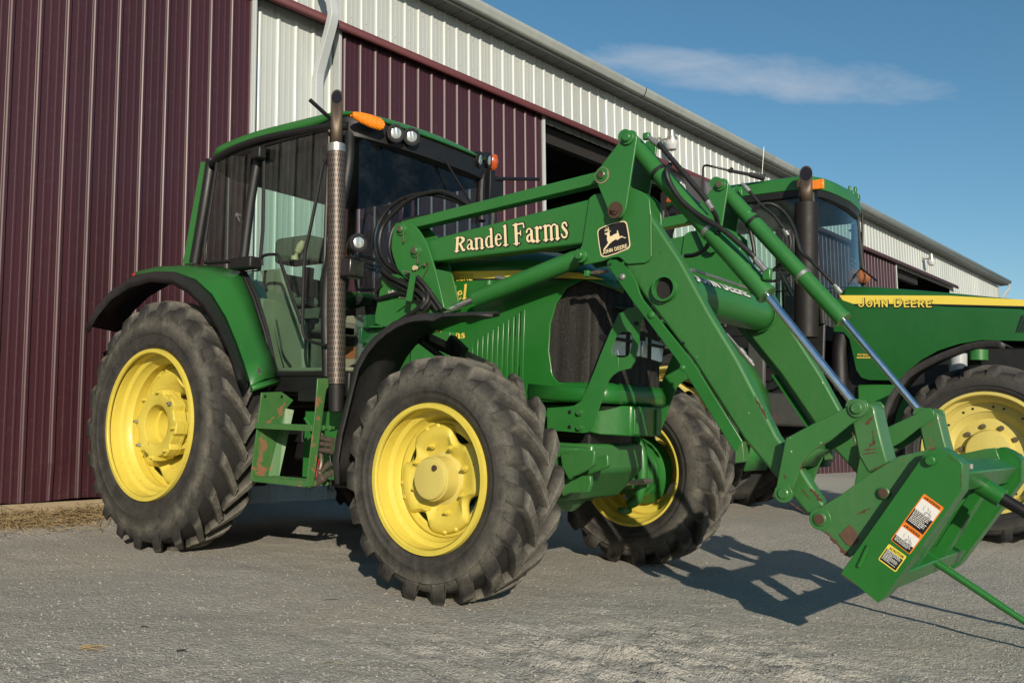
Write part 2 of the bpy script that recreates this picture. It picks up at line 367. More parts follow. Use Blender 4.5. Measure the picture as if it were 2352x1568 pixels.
S.view_settings.view_transform = 'Standard'; S.view_settings.look = 'None'; S.view_settings.exposure = 0.0; S.view_settings.gamma = 1
S.cycles.max_bounces = 8; S.cycles.transparent_max_bounces = 16; S.cycles.use_denoising = True; S.cycles.caustics_reflective = False; S.cycles.caustics_refractive = False

# ------------------------------------------------------------------ ground
def gz(x, y):
    h = .10*max(0, min(1, (-.95-x)/.75))**1.3 + .078*max(0, min(1, (y-1.9)/1.6))**1.5*(1 if y > 1.9 else 0)
    d = min(abs(x-CAM.x)+abs(y-CAM.y), 40)
    p = Vector((x, y, 0))
    wheel = min(math.hypot(x-a, y-b) for a, b in ((0,-1.15),(0,1.15),(2.56,-1.05),(2.56,1.05)))
    k = max(0, min(1, (wheel-.35)/.5))
    a = noise.fractal(p*.9, 1, 2, 4)*.020 + noise.fractal(p*4.2+Vector((3,1,0)), 1, 2, 4)*.0045 + noise.fractal(p*16, 1, 2, 3)*.0018
    # scuffed patch in front of the loader, tyre prints
    q = math.exp(-((x-4.2)**2/1.5+(y+1.5)**2/.7)); f_ = noise.fractal(Vector((p.x*4.5, p.y*11, 0))+Vector((9,9,0)), 1, 2, 5); a += q*(max(f_, -.3)*.055)
    q2 = math.exp(-((x-3.9)**2/3+(y+3.2)**2/.5)); a += q2*.020*noise.fractal(p*9+Vector((1,7,0)), 1, 2, 4)
    return h + a*k*math.exp(-max(0, d-14)/20)
mb = MB()
def grid_lines(c, near, far, fine):
    out = []; x = -far
    while x < far:
        out.append(c+x); a = abs(x)
        x += fine if a < near else max(fine, (a-near)*.10+fine)
    out.append(c+far); return out
gx = grid_lines(3.6, 3.4, 420, .03); gy = grid_lines(-1.9, 3.2, 420, .03)
nx, ny = len(gx), len(gy)
mb.v = [(x, y, gz(x, y)) for x in gx for y in gy]; mb.f = [(i*ny+j, (i+1)*ny+j, (i+1)*ny+j+1, i*ny+j+1) for i in range(nx-1) for j in range(ny-1)]
g = mb.build('ground', M['gravel'], fix=False, angle=80); tag(g, 'grey crushed gravel yard in front of the shed', 'gravel ground', kind='structure')
# loose stones
mb = MB()
for i in range(12000):
    t_ = random.random()
    r_ = ray((random.uniform(-40, 2400), 1050+620*random.random()**.8)); p = CAM + r_*((0-CAM.z)/r_.z)
    if p.y > 3.3 or abs(p.x) > 8: continue
    s_ = random.choice((.002,.0025,.003,.003,.004,.004,.006)) * (.8+.5*random.random())
    z = gz(p.x, p.y)
    vs = []
    for a_ in ((1,0,0),(-1,0,0),(0,1,0),(0,-1,0),(0,0,1),(0,0,-1)): vs.append(Vector(a_)*s_*random.uniform(.6,1.2))
    q = Matrix.Rotation(random.uniform(0,6.28), 3, 'Z') @ Matrix.Rotation(random.uniform(0,1.5), 3, 'X')
    vs = [q @ Vector((v.x*1.3, v.y, v.z*.7)) + Vector((p.x, p.y, z+s_*.25)) for v in vs]
    mb.add(vs, [(0,2,4),(2,1,4),(1,3,4),(3,0,4),(2,0,5),(1,2,5),(3,1,5),(0,3,5)])
st = mb.build('loose_gravel', M['stone'], smooth=False, fix=False); tag(st, 'loose pale stones scattered over the gravel yard', 'loose gravel', kind='stuff')
# ------------------------------------------------------------------ barn (frame: x along the wall, y into the barn, z up)
bd = nz((.038,.999,.016)); bu = Vector((-.044,-.015,.999)); bu = (bu-bd*bu.dot(bd)).normalized(); bn = bu.cross(bd)
if bn.x > 0: bn = -bn
BO = CAM + bn*7.877
BM = Matrix(((bd.x, bn.x, bu.x, BO.x), (bd.y, bn.y, bu.y, BO.y), (bd.z, bn.z, bu.z, BO.z), (0,0,0,1)))
def BW(p, o=0.0):
    r = ray(p); dist = 7.877-o; P = r*(dist/r.dot(bn)); return P.dot(bd), P.dot(bu)
sEnd = BW((2290, 648), 0)[0]; gEnd = BW((2322, 640), .37)[0]
print('wall end', sEnd, 'gutter end', gEnd, 'gutter z', BW((1271, 82.3), .37), BW((2322,640),.37), 'far door', BW((2049,620), .1), 'hdr', BW((1982,565), .1), 'mid', BW((1570,550), 0), 'opening r', BW((1640,500),0))
barn = empty('barn', 'long grey steel shed with maroon sliding doors and an open doorway', 'shed', mat=BM)
def ribs(s0, s1, z0, z1, phase, o, out=1.0, rib=.019, bent=None):
    """corrugated sheet: the profile of 9 inch major ribs and low minor ribs, extruded upwards"""
    P = .2286; prof = []
    k = math.floor((s0-phase)/P)-1
    pts = [(-.033,0),(-.029,rib*.10),(-.021,rib*.62),(-.013,rib*.95),(-.009,rib),(.007,rib),(.010,rib*.9),(.022,0),(.068,0),(.076,.0022),(.088,.0022),(.096,0),(.135,0),(.143,.0022),(.155,.0022),(.163,0)]
    out_ = []
    while phase+k*P < s1+P:
        for a, b in pts:
            s = phase+k*P-.011+a
            if s0 < s < s1: out_.append((s, b))
        k += 1
    out_ = [(s0, 0)]+out_+[(s1, 0)]
    mb = MB()
    def zz(s): return z0
    lv = [z0, z0+.12, z0+.3, z0+.6, z1] if bent is not None else [z0, z1]
    rows = []
    for i, z in enumerate(lv):
        row = []
        for s, b in out_:
            dy = 0; dz = 0
            if bent is not None and i < 4:
                w = math.exp(-((s-bent)/.10)**2); dy = w*(.016, .010, -.005, 0)[i]
                if i == 0: dz += .008*math.sin(s*7)
            row.append((s, -(o+b)+dy, z+dz))
        rows.append(row)
    mb.loft(rows)
    return mb
HZ, GZ = 4.546, 5.455
fasc = ribs(-3.5, sEnd, HZ-.14, 5.33, 6.688, 0); wall = fasc.build('wall', M['greysheet'], barn, smooth=False)
w2 = ribs(5.0, 6.9, -.9, HZ-.13, 6.688, 0); o = w2.build('wall_panel', M['greysheet'], wall, smooth=False)
# piers between the openings further along
sJ = BW((1600, 560), 0)[0]
w3 = ribs(13.9, 18.3, -1.3, HZ-.13, 6.688, 0); w3.build('wall_panel', M['greysheet'], wall, smooth=False)
w4 = ribs(31.0, sEnd, -1.6, HZ-.13, 6.688, 0); w4.build('wall_panel', M['greysheet'], wall, smooth=False)
mb = MB(); mb.box((sEnd-.02, 3.0, 1.9), (.06, 6.0, 7.0)); mb.box((sEnd-.01, .0, 1.8), (.10, .1, 6.9)); mb.build('gable_wall', M['greysheet'], wall)
# back, interior
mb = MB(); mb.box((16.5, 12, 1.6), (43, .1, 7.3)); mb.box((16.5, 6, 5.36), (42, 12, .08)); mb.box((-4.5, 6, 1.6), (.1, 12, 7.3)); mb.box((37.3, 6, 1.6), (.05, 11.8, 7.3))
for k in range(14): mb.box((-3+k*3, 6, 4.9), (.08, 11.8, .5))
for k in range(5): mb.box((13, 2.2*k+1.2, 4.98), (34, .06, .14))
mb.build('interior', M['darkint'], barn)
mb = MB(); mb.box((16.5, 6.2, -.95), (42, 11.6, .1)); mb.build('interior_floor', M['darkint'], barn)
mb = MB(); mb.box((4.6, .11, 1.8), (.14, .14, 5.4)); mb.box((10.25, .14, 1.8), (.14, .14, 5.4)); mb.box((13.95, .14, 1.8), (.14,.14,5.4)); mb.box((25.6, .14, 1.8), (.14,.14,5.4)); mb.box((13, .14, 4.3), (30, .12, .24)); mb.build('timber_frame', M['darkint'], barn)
# sliding doors
def door(name, s0, s1, z0, phase, edges, bent=None, label=None):
    d = ribs(s0, s1, z0, HZ-.03, phase, .085, bent=bent).build(name, M['maroon'], barn, smooth=False)
    if label: d['label'] = label
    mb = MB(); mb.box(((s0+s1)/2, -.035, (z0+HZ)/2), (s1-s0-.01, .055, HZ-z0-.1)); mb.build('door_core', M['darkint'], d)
    for e in edges:
        mb = MB(); mb.box((e, -.065, (z0+HZ)/2-.02), (.042, .10, HZ-z0-.04)); mb.box((e+(.012 if e == s1 else -.012), -.072, (z0+HZ)/2-.02), (.022, .10, HZ-z0-.05)); mb.build('edge_trim', M['whitetrim'], d, bevel=.004)
    return d
dL = door('sliding_door', -9.8, 5.39, -.49, 3.108, (5.39,), bent=BW((127, 1120), .1)[0], label='near maroon ribbed door with a dent above its bottom edge')
dM = door('sliding_door', 6.50, 10.17, -.55, 6.603, (6.50, 10.17), label='maroon ribbed door behind the cab with white edges')
dF = door('sliding_door', 18.4, 25.5, -.9, 18.4, (25.5,), label='far maroon ribbed door beside the far doorway')
mb = MB(); mb.box((1.0, -.062, -.56), (8.8, .05, .11)); mb.build('skirt_board', M['wood'], barn, bevel=.004)
mb = MB()
# screws on the left door
for zz_ in (.15, 1.15, 2.15, 3.2):
    for k in range(-14, 11):
        s = 3.108+k*.2286+.045
        if s < 5.3: mb.tube([(s, -.084, zz_), (s, -.091, zz_)], .006, 8)
for k in range(-14, 11): mb.tube([(3.108+k*.2286+.045, -.084, -.42), (3.108+k*.2286+.045, -.091, -.42)], .006, 8)
mb.build('door_screws', M['maroon_trim'], dL, smooth=False)
mb = MB()
for zz_ in (2.6, 3.5, 4.2):
    for k in range(0, 16):
        s = 6.603+k*.2286+.045
        if s < 10.1: mb.tube([(s, -.084, zz_), (s, -.091, zz_)], .007, 8)
mb.build('door_screws', M['maroon_trim'], dM, smooth=False)
mb = MB()
for k in range(0, 130):
    s = 6.688-2.286+k*.2286+.05; mb.tube([(s, .0, 4.72), (s, -.008, 4.72)], .007, 6); mb.tube([(s, .0, 5.13), (s, -.008, 5.13)], .007, 6)
mb.build('wall_screws', M['greysheet'], wall, smooth=False)
# track cover
prof = [(0,HZ+.01),(-.10,HZ+.012),(-.165,HZ-.012),(-.195,HZ-.05),(-.20,HZ-.115),(-.165,HZ-.125),(-.16,HZ-.06),(-.02,HZ-.06)]
mb = MB(); mb.loft([[( s, y, z) for y, z in prof] for s in (-3.6, 31.3)]); mb.build('track_cover', M['maroon_trim'], barn, solid=.004, angle=20)
# soffit, fascia, gutter, roof
mb = MB(); rows = []
s = -4.0; a = 0
while s < gEnd:
    rows.append([(s, 0.02, 5.315+(.008 if a else 0)), (s, -.26, 5.315+(.008 if a else 0))]); s += (.012 if a else .29); a = 1-a
    rows.append([(s, 0.02, 5.315+(.008 if not a else 0)), (s, -.26, 5.315+(.008 if not a else 0))])
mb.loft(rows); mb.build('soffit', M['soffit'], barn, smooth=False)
mb = MB(); mb.box(((gEnd-4)/2, -.255, 5.40), (gEnd+4, .02, .19)); mb.build('fascia', M['trim'], barn, bevel=.003)
gp = [(-.266, GZ),(-.266, GZ-.125),(-.345, GZ-.125),(-.352, GZ-.095),(-.372, GZ-.065),(-.385, GZ-.030),(-.385, GZ),(-.372, GZ+.004),(-.372,GZ-.01)]
mb = MB(); mb.loft([[(s, y, z) for y, z in gp] for s in (-4, gEnd)]); gut = mb.build('gutter', M['trim'], barn, solid=.004, angle=20)
mb = MB(); js = BW((1483, 200), .38)[0]
mb.loft([[(s, y*1.012-.0, z-(.004 if z < GZ else -.003)) for y, z in gp[1:7]] for s in (js, js+.02)]); mb.build('gutter_joint', M['soot'], gut, smooth=False)
mb = MB(); mb.add([(-4,-.30,GZ+.02),(gEnd,-.30,GZ+.02),(gEnd,6,GZ+1.9),(-4,6,GZ+1.9)], [(0,1,2,3)]); mb.add([(-4,12.3,GZ+.02),(gEnd,12.3,GZ+.02),(gEnd,6,GZ+1.9),(-4,6,GZ+1.9)], [(3,2,1,0)]); mb.build('roof', M['greysheet'], barn, solid=.05)
mb = MB(); mb.add([(sEnd,0,5.3),(sEnd,12,5.3),(sEnd,6,7.2)], [(0,1,2)]); mb.build('gable', M['greysheet'], barn, solid=.04)
# downspouts
def dspout(path, w=.105, d=.075):
    mb = MB(); fr = [Vector(p) for p in path]; rows = []
    for i, p in enumerate(fr):
        tt = (fr[min(i+1, len(fr)-1)]-fr[max(i-1, 0)]).normalized(); x = Vector((1,0,0)); x = (x-tt*x.dot(tt)).normalized(); y = tt.cross(x)
        rows.append([p+x*a*w/2+y*b*d/2 for a, b in ((-1,-1),(1,-1),(1,1),(-1,1))])
    mb.loft(rows, True); return mb
sd0 = BW((731, 200), .06)[0]; print('downspout s', sd0)
path = [(sd0, -.30, 5.35), (sd0, -.28, 5.22), (sd0, -.13, 5.02), (sd0,-.10,4.90), (sd0,-.13,4.78), (sd0, -.25, 4.66), (sd0, -.285, 4.55), (sd0,-.28,4.42), (sd0, -.07, 3.92), (sd0, -.05, 3.83), (sd0, -.05, -.5)]
dspout(spline(path[:9], 4)+[Vector(p) for p in path[9:]]).build('downspout', M['whitetrim'], barn, bevel=.006, angle=50)
path = [(gEnd-.12, -.32, 5.33), (gEnd-.12, -.32, 5.18), (gEnd-.5, -.12, 4.75), (gEnd-.62, -.05, 4.6), (gEnd-.62, -.05, -1)]
dspout(path).build('downspout', M['whitetrim'], barn, bevel=.006)
# yard lamps on the wall
for i, (px, py, lab) in enumerate(((1543, 322, 'glass yard lamp on grey fascia above the raised loader arm'), (2139, 596, 'glass yard lamp high on the far end of the grey fascia'))):
    s, z = BW((px, py), .26)
    L = empty('yard_lamp', lab, 'lamp', mat=BM @ Matrix.Translation((s, -.0, z)), group='yard lamps on the shed wall')
    mb = MB(); mb.box((0, -.03, .03), (.10, .03, .12)); mb.tube([(0,-.04,.04),(0,-.17,.04)], .018, 10); mb.build('bracket', M['steel'], L, bevel=.003)
    mb = MB(); mb.lathe([(.165,.001),(.165,.05),(.13,.058),(.06,.062),(.052,.085),(.0,.098),(-.02,.10)], (0,-.26,0), 28, 'z'); mb.build('housing', M['steel'], L)
    mb = MB(); mb.lathe([(-.02,.108),(-.06,.112),(-.11,.10),(-.165,.075),(-.18,.04),(-.182,.001)], (0,-.26,0), 28, 'z'); mb.build('refractor', M['frost'], L)

# straw heaps at the foot of the door, loose straws and twigs
def straw_heap(name, cs, n, label):
    mb = MB()
    for i in range(n):
        cx_, cy_, rx, ry, hh = random.choice(cs)
        a = random.gauss(0, .5); b = random.gauss(0, .5); x = cx_+a*rx; y = cy_+b*ry
        z = gz(x, y)+max(0, hh*(1-(a*a+b*b)*1.2)*(.75+1.3*noise.noise(Vector((x*9, y*9, 0)))))*random.random()+.004
        L = random.uniform(.05, .22); th = random.uniform(0, 6.28); el = random.gauss(0, .22)
        d = Vector((math.cos(th)*math.cos(el), math.sin(th)*math.cos(el), math.sin(el)))
        p = Vector((x, y, z)); mid = p+d*L*.5+Vector((0,0,random.gauss(.012,.012))); e = p+d*L
        w = random.uniform(.0014, .0030); sde = Vector((-d.y, d.x, 0)).normalized()*w; up = Vector((0,0,w))
        for q in (p, mid, e): q.z = max(q.z, gz(q.x, q.y)+.003)
        mb.add([p-sde, p+sde, p+up, mid-sde, mid+sde, mid+up, e-sde, e+sde, e+up], [(0,1,4,3),(1,2,5,4),(2,0,3,5),(3,4,7,6),(4,5,8,7),(5,3,6,8)])
    o = mb.build(name, M['straw'], smooth=False, fix=False); tag(o, label, 'straw', kind='stuff'); return o
hp = [BM @ Vector((s_, -o_, 0)) for s_, o_ in ((2.9,.16),(3.15,.22),(3.35,.18),(3.55,.30),(3.7,.20),(3.9,.15),(3.3,.36),(3.05,.32),(4.1,.12))]
straw_heap('straw', [(p.x, p.y, .13, .22, .05) for p in hp], 2300, 'dry brown straw swept against the foot of the near door')
straw_heap('straw', [(p.x, p.y, .40, .45, .006) for p in hp], 500, 'thin scatter of loose straw stalks on the gravel below the near door')
def bits(name, px, n, ln, label, mat='straw'):
    p = PZ(px); mb = MB()
    for i in range(n):
        th = random.gauss(.9, .35); q = Vector((p.x+random.gauss(0,.02), p.y+random.gauss(0,.02), gz(p.x,p.y)+.006)); L = ln*random.uniform(.6,1)
        mb.tube(spline([q, q+Vector((math.cos(th),math.sin(th),.05))*L*.5+Vector((0,0,.004)), q+Vector((math.cos(th),math.sin(th),0))*L], 3), random.uniform(.0012,.0022), 5)
    o = mb.build(name, M[mat]); tag(o, label, 'stalk' if mat == 'straw' else 'twig')
bits('straw_stalk', (180, 1490), 6, .10, 'pale bent straw stalks lying on the gravel, lower left')
bits('straw_stalk', (765, 1525), 2, .05, 'short orange straw scrap on the gravel in the foreground')
bits('twig', (315, 1448), 1, .05, 'short dark twig on the gravel near the left foreground', 'soot')
bits('twig', (735, 1380), 1, .09, 'long thin dark twig on the gravel left of the front wheel', 'soot')
bits('twig', (420, 1500), 2, .05, 'forked dark twig on the gravel, lower left middle', 'soot')
# ------------------------------------------------------------------ lettering: pen strokes turned into a flat outline mesh
def arc(cx, cy, rx, ry, a0, a1, n=10): return [(cx+rx*math.cos(R(a0+(a1-a0)*i/n)), cy+ry*math.sin(R(a0+(a1-a0)*i/n))) for i in range(n+1)]
K, H = .115, .042      # thick and thin half widths handled below
def T(pts, w): return (pts, w)
SER = {  # serif letters: list of (polyline, width); x-height .50, capitals .74
 'R': (.60, [T([(.13,0),(.13,.72)],.15), T([(.13,.71)]+arc(.30,.545,.17,.165,90,-90,12)+[(.13,.38)],.055), T(arc(.33,.545,.14,.10,70,-70,8),.13), T([(.28,.38),(.46,.03),(.53,.02)],.12), T([(.0,.01),(.26,.01)],.04), T([(.0,.72),(.2,.72)],.04)]),
 'a': (.46, [T([(.09,.40),(.14,.47),(.22,.49),(.30,.45),(.32,.36)],.06), T([(.32,.38),(.32,.06),(.40,.02)],.13), T([(.31,.29)]+arc(.19,.14,.10,.12,90,270,10)+[(.31,.08)],.06), T(arc(.17,.14,.07,.09,120,240,6),.10), T([(.09,.38),(.10,.40)],.09)]),
 'n': (.52, [T([(.12,0),(.12,.47)],.13), T([(.12,.36)]+arc(.27,.36,.13,.12,150,20,8),.06), T([(.40,.38),(.40,0)],.13), T([(.01,.01),(.22,.01)],.04), T([(.31,.01),(.50,.01)],.04), T([(.01,.47),(.13,.47)],.04)]),
 'd': (.50, [T([(.37,.02),(.37,.76)],.13), T(arc(.23,.235,.15,.235,60,300,14),.06), T(arc(.15,.235,.05,.16,110,250,8),.12), T([(.37,.01),(.47,.02)],.05), T([(.27,.76),(.38,.76)],.04)]),
 'e': (.44, [T([(.10,.28),(.36,.28)],.05), T(arc(.225,.25,.145,.235,10,320,16),.06), T(arc(.145,.25,.05,.16,110,250,8),.12)]),
 'l': (.28, [T([(.13,0),(.13,.76)],.13), T([(.01,.01),(.26,.01)],.04), T([(.03,.76),(.14,.76)],.04)]),
 'F': (.56, [T([(.14,0),(.14,.72)],.15), T([(.01,.72),(.50,.72),(.53,.56)],.06), T([(.14,.38),(.36,.38)],.06), T([(.36,.47),(.36,.29)],.05), T([(.0,.01),(.30,.01)],.04)]),
 'r': (.40, [T([(.12,0),(.12,.47)],.13), T([(.12,.34),(.20,.45),(.29,.48)],.06), T([(.31,.43),(.31,.45)],.10), T([(.01,.01),(.24,.01)],.04), T([(.01,.47),(.13,.47)],.04)]),
 'm': (.78, [T([(.12,0),(.12,.47)],.13), T([(.12,.36)]+arc(.26,.36,.12,.12,150,20,8),.06), T([(.38,.38),(.38,0)],.12), T([(.38,.36)]+arc(.52,.36,.12,.12,150,20,8),.06), T([(.65,.38),(.65,0)],.13), T([(.01,.01),(.22,.01)],.04), T([(.30,.01),(.47,.01)],.04), T([(.56,.01),(.75,.01)],.04), T([(.01,.47),(.13,.47)],.04)]),
 's': (.40, [T([(.31,.37),(.28,.46),(.20,.485),(.12,.44),(.11,.37),(.17,.29),(.26,.22),(.31,.14),(.27,.04),(.19,.01),(.10,.04),(.06,.13)],.065), T([(.12,.36),(.18,.285),(.26,.215),(.30,.14)],.11)]),
 'S': (.48, [T([(.40,.52),(.36,.68),(.24,.73),(.12,.66),(.11,.53),(.20,.41),(.34,.31),(.40,.18),(.33,.05),(.22,.0),(.10,.06),(.05,.2)],.09)]),
 'f': (.32, [T([(.30,.70),(.22,.75),(.15,.68),(.14,0)],.10), T([(.03,.47),(.27,.47)],.05)]), '-': (.3, [T([(.05,.25),(.25,.25)],.08)]),
 'L': (.5, [T([(.12,.72),(.12,.02),(.45,.02),(.47,.15)],.10)]), ' ': (.24, [])}
SANS = {
 'J': (.46, [[(.36,.72),(.36,.2)]+arc(.21,.2,.15,.17,0,-170,10)]), 'O': (.62, [arc(.31,.36,.22,.32,0,360,26)]),
 'H': (.60, [[(.10,.02),(.10,.70)],[(.48,.02),(.48,.70)],[(.10,.37),(.48,.37)]]), 'N': (.60, [[(.10,.02),(.10,.70),(.48,.02),(.48,.70)]]),
 'D': (.60, [[(.10,.03),(.10,.69),(.26,.69)]+arc(.26,.36,.24,.33,90,-90,14)+[(.10,.03)]]), 'E': (.52, [[(.44,.03),(.10,.03),(.10,.69),(.44,.69)],[(.10,.37),(.40,.37)]]),
 'R': (.58, [[(.10,.02),(.10,.69),(.28,.69)]+arc(.28,.53,.17,.16,90,-90,10)+[(.10,.37)],[(.28,.37),(.48,.02)]]),
 'W': (.78, [[(.04,.70),(.20,.03),(.37,.66),(.54,.03),(.70,.70)]]), 'A': (.60, [[(.04,.02),(.28,.70),(.52,.02)],[(.13,.24),(.43,.24)]]),
 'I': (.26, [[(.12,.02),(.12,.70)]]), 'G': (.62, [arc(.31,.36,.22,.32,40,345,20)+[(.53,.34),(.34,.34)]]), 'C': (.58, [arc(.31,.36,.22,.32,45,315,18)]),
 'U': (.60, [[(.10,.70),(.10,.22)]+arc(.29,.22,.19,.19,180,360,10)+[(.48,.70)]]), 'T': (.52, [[(.03,.69),(.49,.69)],[(.26,.02),(.26,.69)]]),
 'Y': (.54, [[(.03,.70),(.26,.36),(.49,.70)],[(.26,.02),(.26,.36)]]), 'L': (.46, [[(.10,.70),(.10,.03),(.42,.03)]]), 'S': (.52, [[(.43,.60),(.34,.69),(.18,.69),(.09,.58),(.12,.44),(.38,.30),(.43,.16),(.34,.03),(.16,.03),(.07,.13)]]), ' ': (.30, [])}
def layout(text, font, width=.1, bold=1.0, track=0.0, caps=None, slant=0.0, capscale=1.0):
    x = 0; segs = []
    for i, ch in enumerate(text):
        adv, strokes = font[ch]; sc = capscale if (caps and i in caps) else 1.0
        dy = -.0 if sc == 1 else 0
        for st_ in strokes:
            pts, w = st_ if isinstance(st_, tuple) and len(st_) == 2 and isinstance(st_[1], float) and isinstance(st_[0], list) else (st_, width)
            for a, b in zip(pts[:-1], pts[1:]):
                segs.append((x+a[0]*sc+slant*a[1], a[1]*sc, x+b[0]*sc+slant*b[1], b[1]*sc, w*bold/2))
        x += adv*sc+track
    return segs, x
def field(segs, off, cell):
    """marching squares of the union of the strokes grown by off: polygons in text units"""
    xs = [s[0] for s in segs]+[s[2] for s in segs]; ys = [s[1] for s in segs]+[s[3] for s in segs]
    x0, x1, y0, y1 = min(xs)-.15, max(xs)+.15, min(ys)-.15, max(ys)+.15
    nx, ny = int((x1-x0)/cell)+2, int((y1-y0)/cell)+2; V = {}
    for ax, ay, bx, by, w in segs:
        w2 = w+off; dx, dy = bx-ax, by-ay; L2 = dx*dx+dy*dy+1e-9; m_ = w2+cell*1.5
        for i in range(max(0, int((min(ax,bx)-m_-x0)/cell)), min(nx, int((max(ax,bx)+m_-x0)/cell)+2)):
            for j in range(max(0, int((min(ay,by)-m_-y0)/cell)), min(ny, int((max(ay,by)+m_-y0)/cell)+2)):
                px, py = x0+i*cell, y0+j*cell; t_ = max(0, min(1, ((px-ax)*dx+(py-ay)*dy)/L2))
                d = math.hypot(px-ax-t_*dx, py-ay-t_*dy)-w2
                if d < V.get((i,j), 1e9): V[(i,j)] = d
    polys = []
    for i in range(nx):
        for j in range(ny):
            cs = [(i,j),(i+1,j),(i+1,j+1),(i,j+1)]; ds = [V.get(c, 1.0) for c in cs]
            if min(ds) > 0: continue
            poly = []
            for k in range(4):
                a, b = cs[k], cs[(k+1)%4]; da, db = ds[k], ds[(k+1)%4]
                if da <= 0: poly.append((x0+a[0]*cell, y0+a[1]*cell))
                if (da <= 0) != (db <= 0):
                    t_ = da/(da-db); t_ = max(.02, min(.98, t_)); poly.append((x0+(a[0]+(b[0]-a[0])*t_)*cell, y0+(a[1]+(b[1]-a[1])*t_)*cell))
            if len(poly) > 2: polys.append(poly)
    return polys
def flat(name, polys, fn, mat, parent):
    mb = MB()
    for p in polys: mb.add([fn(*q) for q in p], [tuple(range(len(p)))])
    return mb.build(name, mat, parent, smooth=False, fix=False)
def mapper(p0, pu, pv, W_, H_, y, dy=0.0, flipn=False):
    """bilinear map: text (0..W_, 0..H_) to the parallelogram through image points p0 (origin), pu (end of base line), pv (top of first letter), on the plane y"""
    a, b, c = PY(p0, y), PY(pu, y), PY(pv, y)
    u = (b-a)/W_; v = (c-a)/H_
    return lambda s, t_: a+u*s+v*t_+Vector((0, dy, 0))

# ------------------------------------------------------------------ wheels
def set_dust(o, f):
    me = o.data; at = me.attributes.new('dust', 'FLOAT', 'POINT')
    for i, v in enumerate(me.vertices): at.data[i].value = f(v.co)
def tyre(parent, Rt, w, rim_r, side, nl, mat, lug=.052, y0=0.0, lugw=.05, dustf=1.0):
    """carcass and lugs; y0 = plane of the outer flange, the tyre lies inwards; side -1: the outer side faces -y"""
    s = -side; hw = w/2; yc = y0 + s*(hw-.02)
    Rc = Rt-lug
    prof = [(-.40,rim_r+.004),(-.44,rim_r+.02),(-.468,rim_r+.045),(-.480,rim_r+.050),(-.478,rim_r+.062),(-.492,(rim_r+Rc)/2-.035),(-.506,(rim_r+Rc)/2-.030),(-.506,(rim_r+Rc)/2-.022),(-.50,(rim_r+Rc)/2-.016),(-.492,(rim_r+Rc)/2+.05),(-.47,Rc-.085),(-.44,Rc-.045),(-.39,Rc-.018),(-.28,Rc-.006),(0,Rc)]
    prof = prof+[(-a, r) for a, r in prof[-2::-1]]
    mb = MB(); mb.lathe([(a*w, r) for a, r in prof], (0,yc,0), 96)
    def surf(a):   # radius at lateral fraction a
        a = abs(a)
        q = [(0,Rc),(.28,Rc-.006),(.39,Rc-.018),(.44,Rc-.045),(.47,Rc-.085),(.492,(rim_r+Rc)/2+.05)]
        for (a0,r0),(a1,r1) in zip(q[:-1], q[1:]):
            if a <= a1: return r0+(r1-r0)*(a-a0)/(a1-a0)
        return q[-1][1]
    for k in range(nl):
        for sd_ in (-1, 1):
            th0 = 2*math.pi*(k+(.5 if sd_ > 0 else 0))/nl
            rows = []; N = 9
            for i in range(N+1):
                f = i/N; a = -.03+f*.505
                if i == N: a = .468
                sweep = -R(24)*(f**.9)*(.74 if f > .0 else 1)*(1.3/Rt*.62+.1) ; th = th0+sweep
                hgt = lug*(1.0 if f < .82 else 1.0-(f-.82)*.9)
                if i == N: hgt = lug*.42
                top = Rt-(.0 if f < .75 else (f-.75)*.11)-(Rt-Rc-lug)
                rt_ = min(top, surf(a)+hgt*1.25) if i < N else surf(a)+lug*.50
                hwid = lugw*(.44+.26*f**2)/Rt; bw_ = hwid*1.42+.006
                # lug runs obliquely: widen along theta
                yy = yc+sd_*a*w
                yo = yc+sd_*(a+.012)*w
                rb = surf(a)-.004
                def P(t_, r, y=yy): return (r*math.sin(t_), y, r*math.cos(t_))
                rows.append([P(th-bw_, rb), P(th-hwid, rt_), P(th+hwid, rt_), P(th+bw_, rb)])
            b = len(mb.v); mb.loft(rows); mb.f.append((b, b+1, b+2, b+3)); e = b+(len(rows)-1)*4; mb.f.append((e+3, e+2, e+1, e))
    o = mb.build('tyre', mat, parent, angle=30, fix=False, bevel=.004, seg=1)
    def d(c):
        r = math.hypot(c.x, c.z); v = .22
        if r > Rt-.014: v = 1.15
        elif r < Rc-.02: v = .30+.75*max(0, 1-abs(r-(rim_r+Rc)/2-.045)/.06)
        else: v = .10
        return v*dustf
    set_dust(o, d); return o
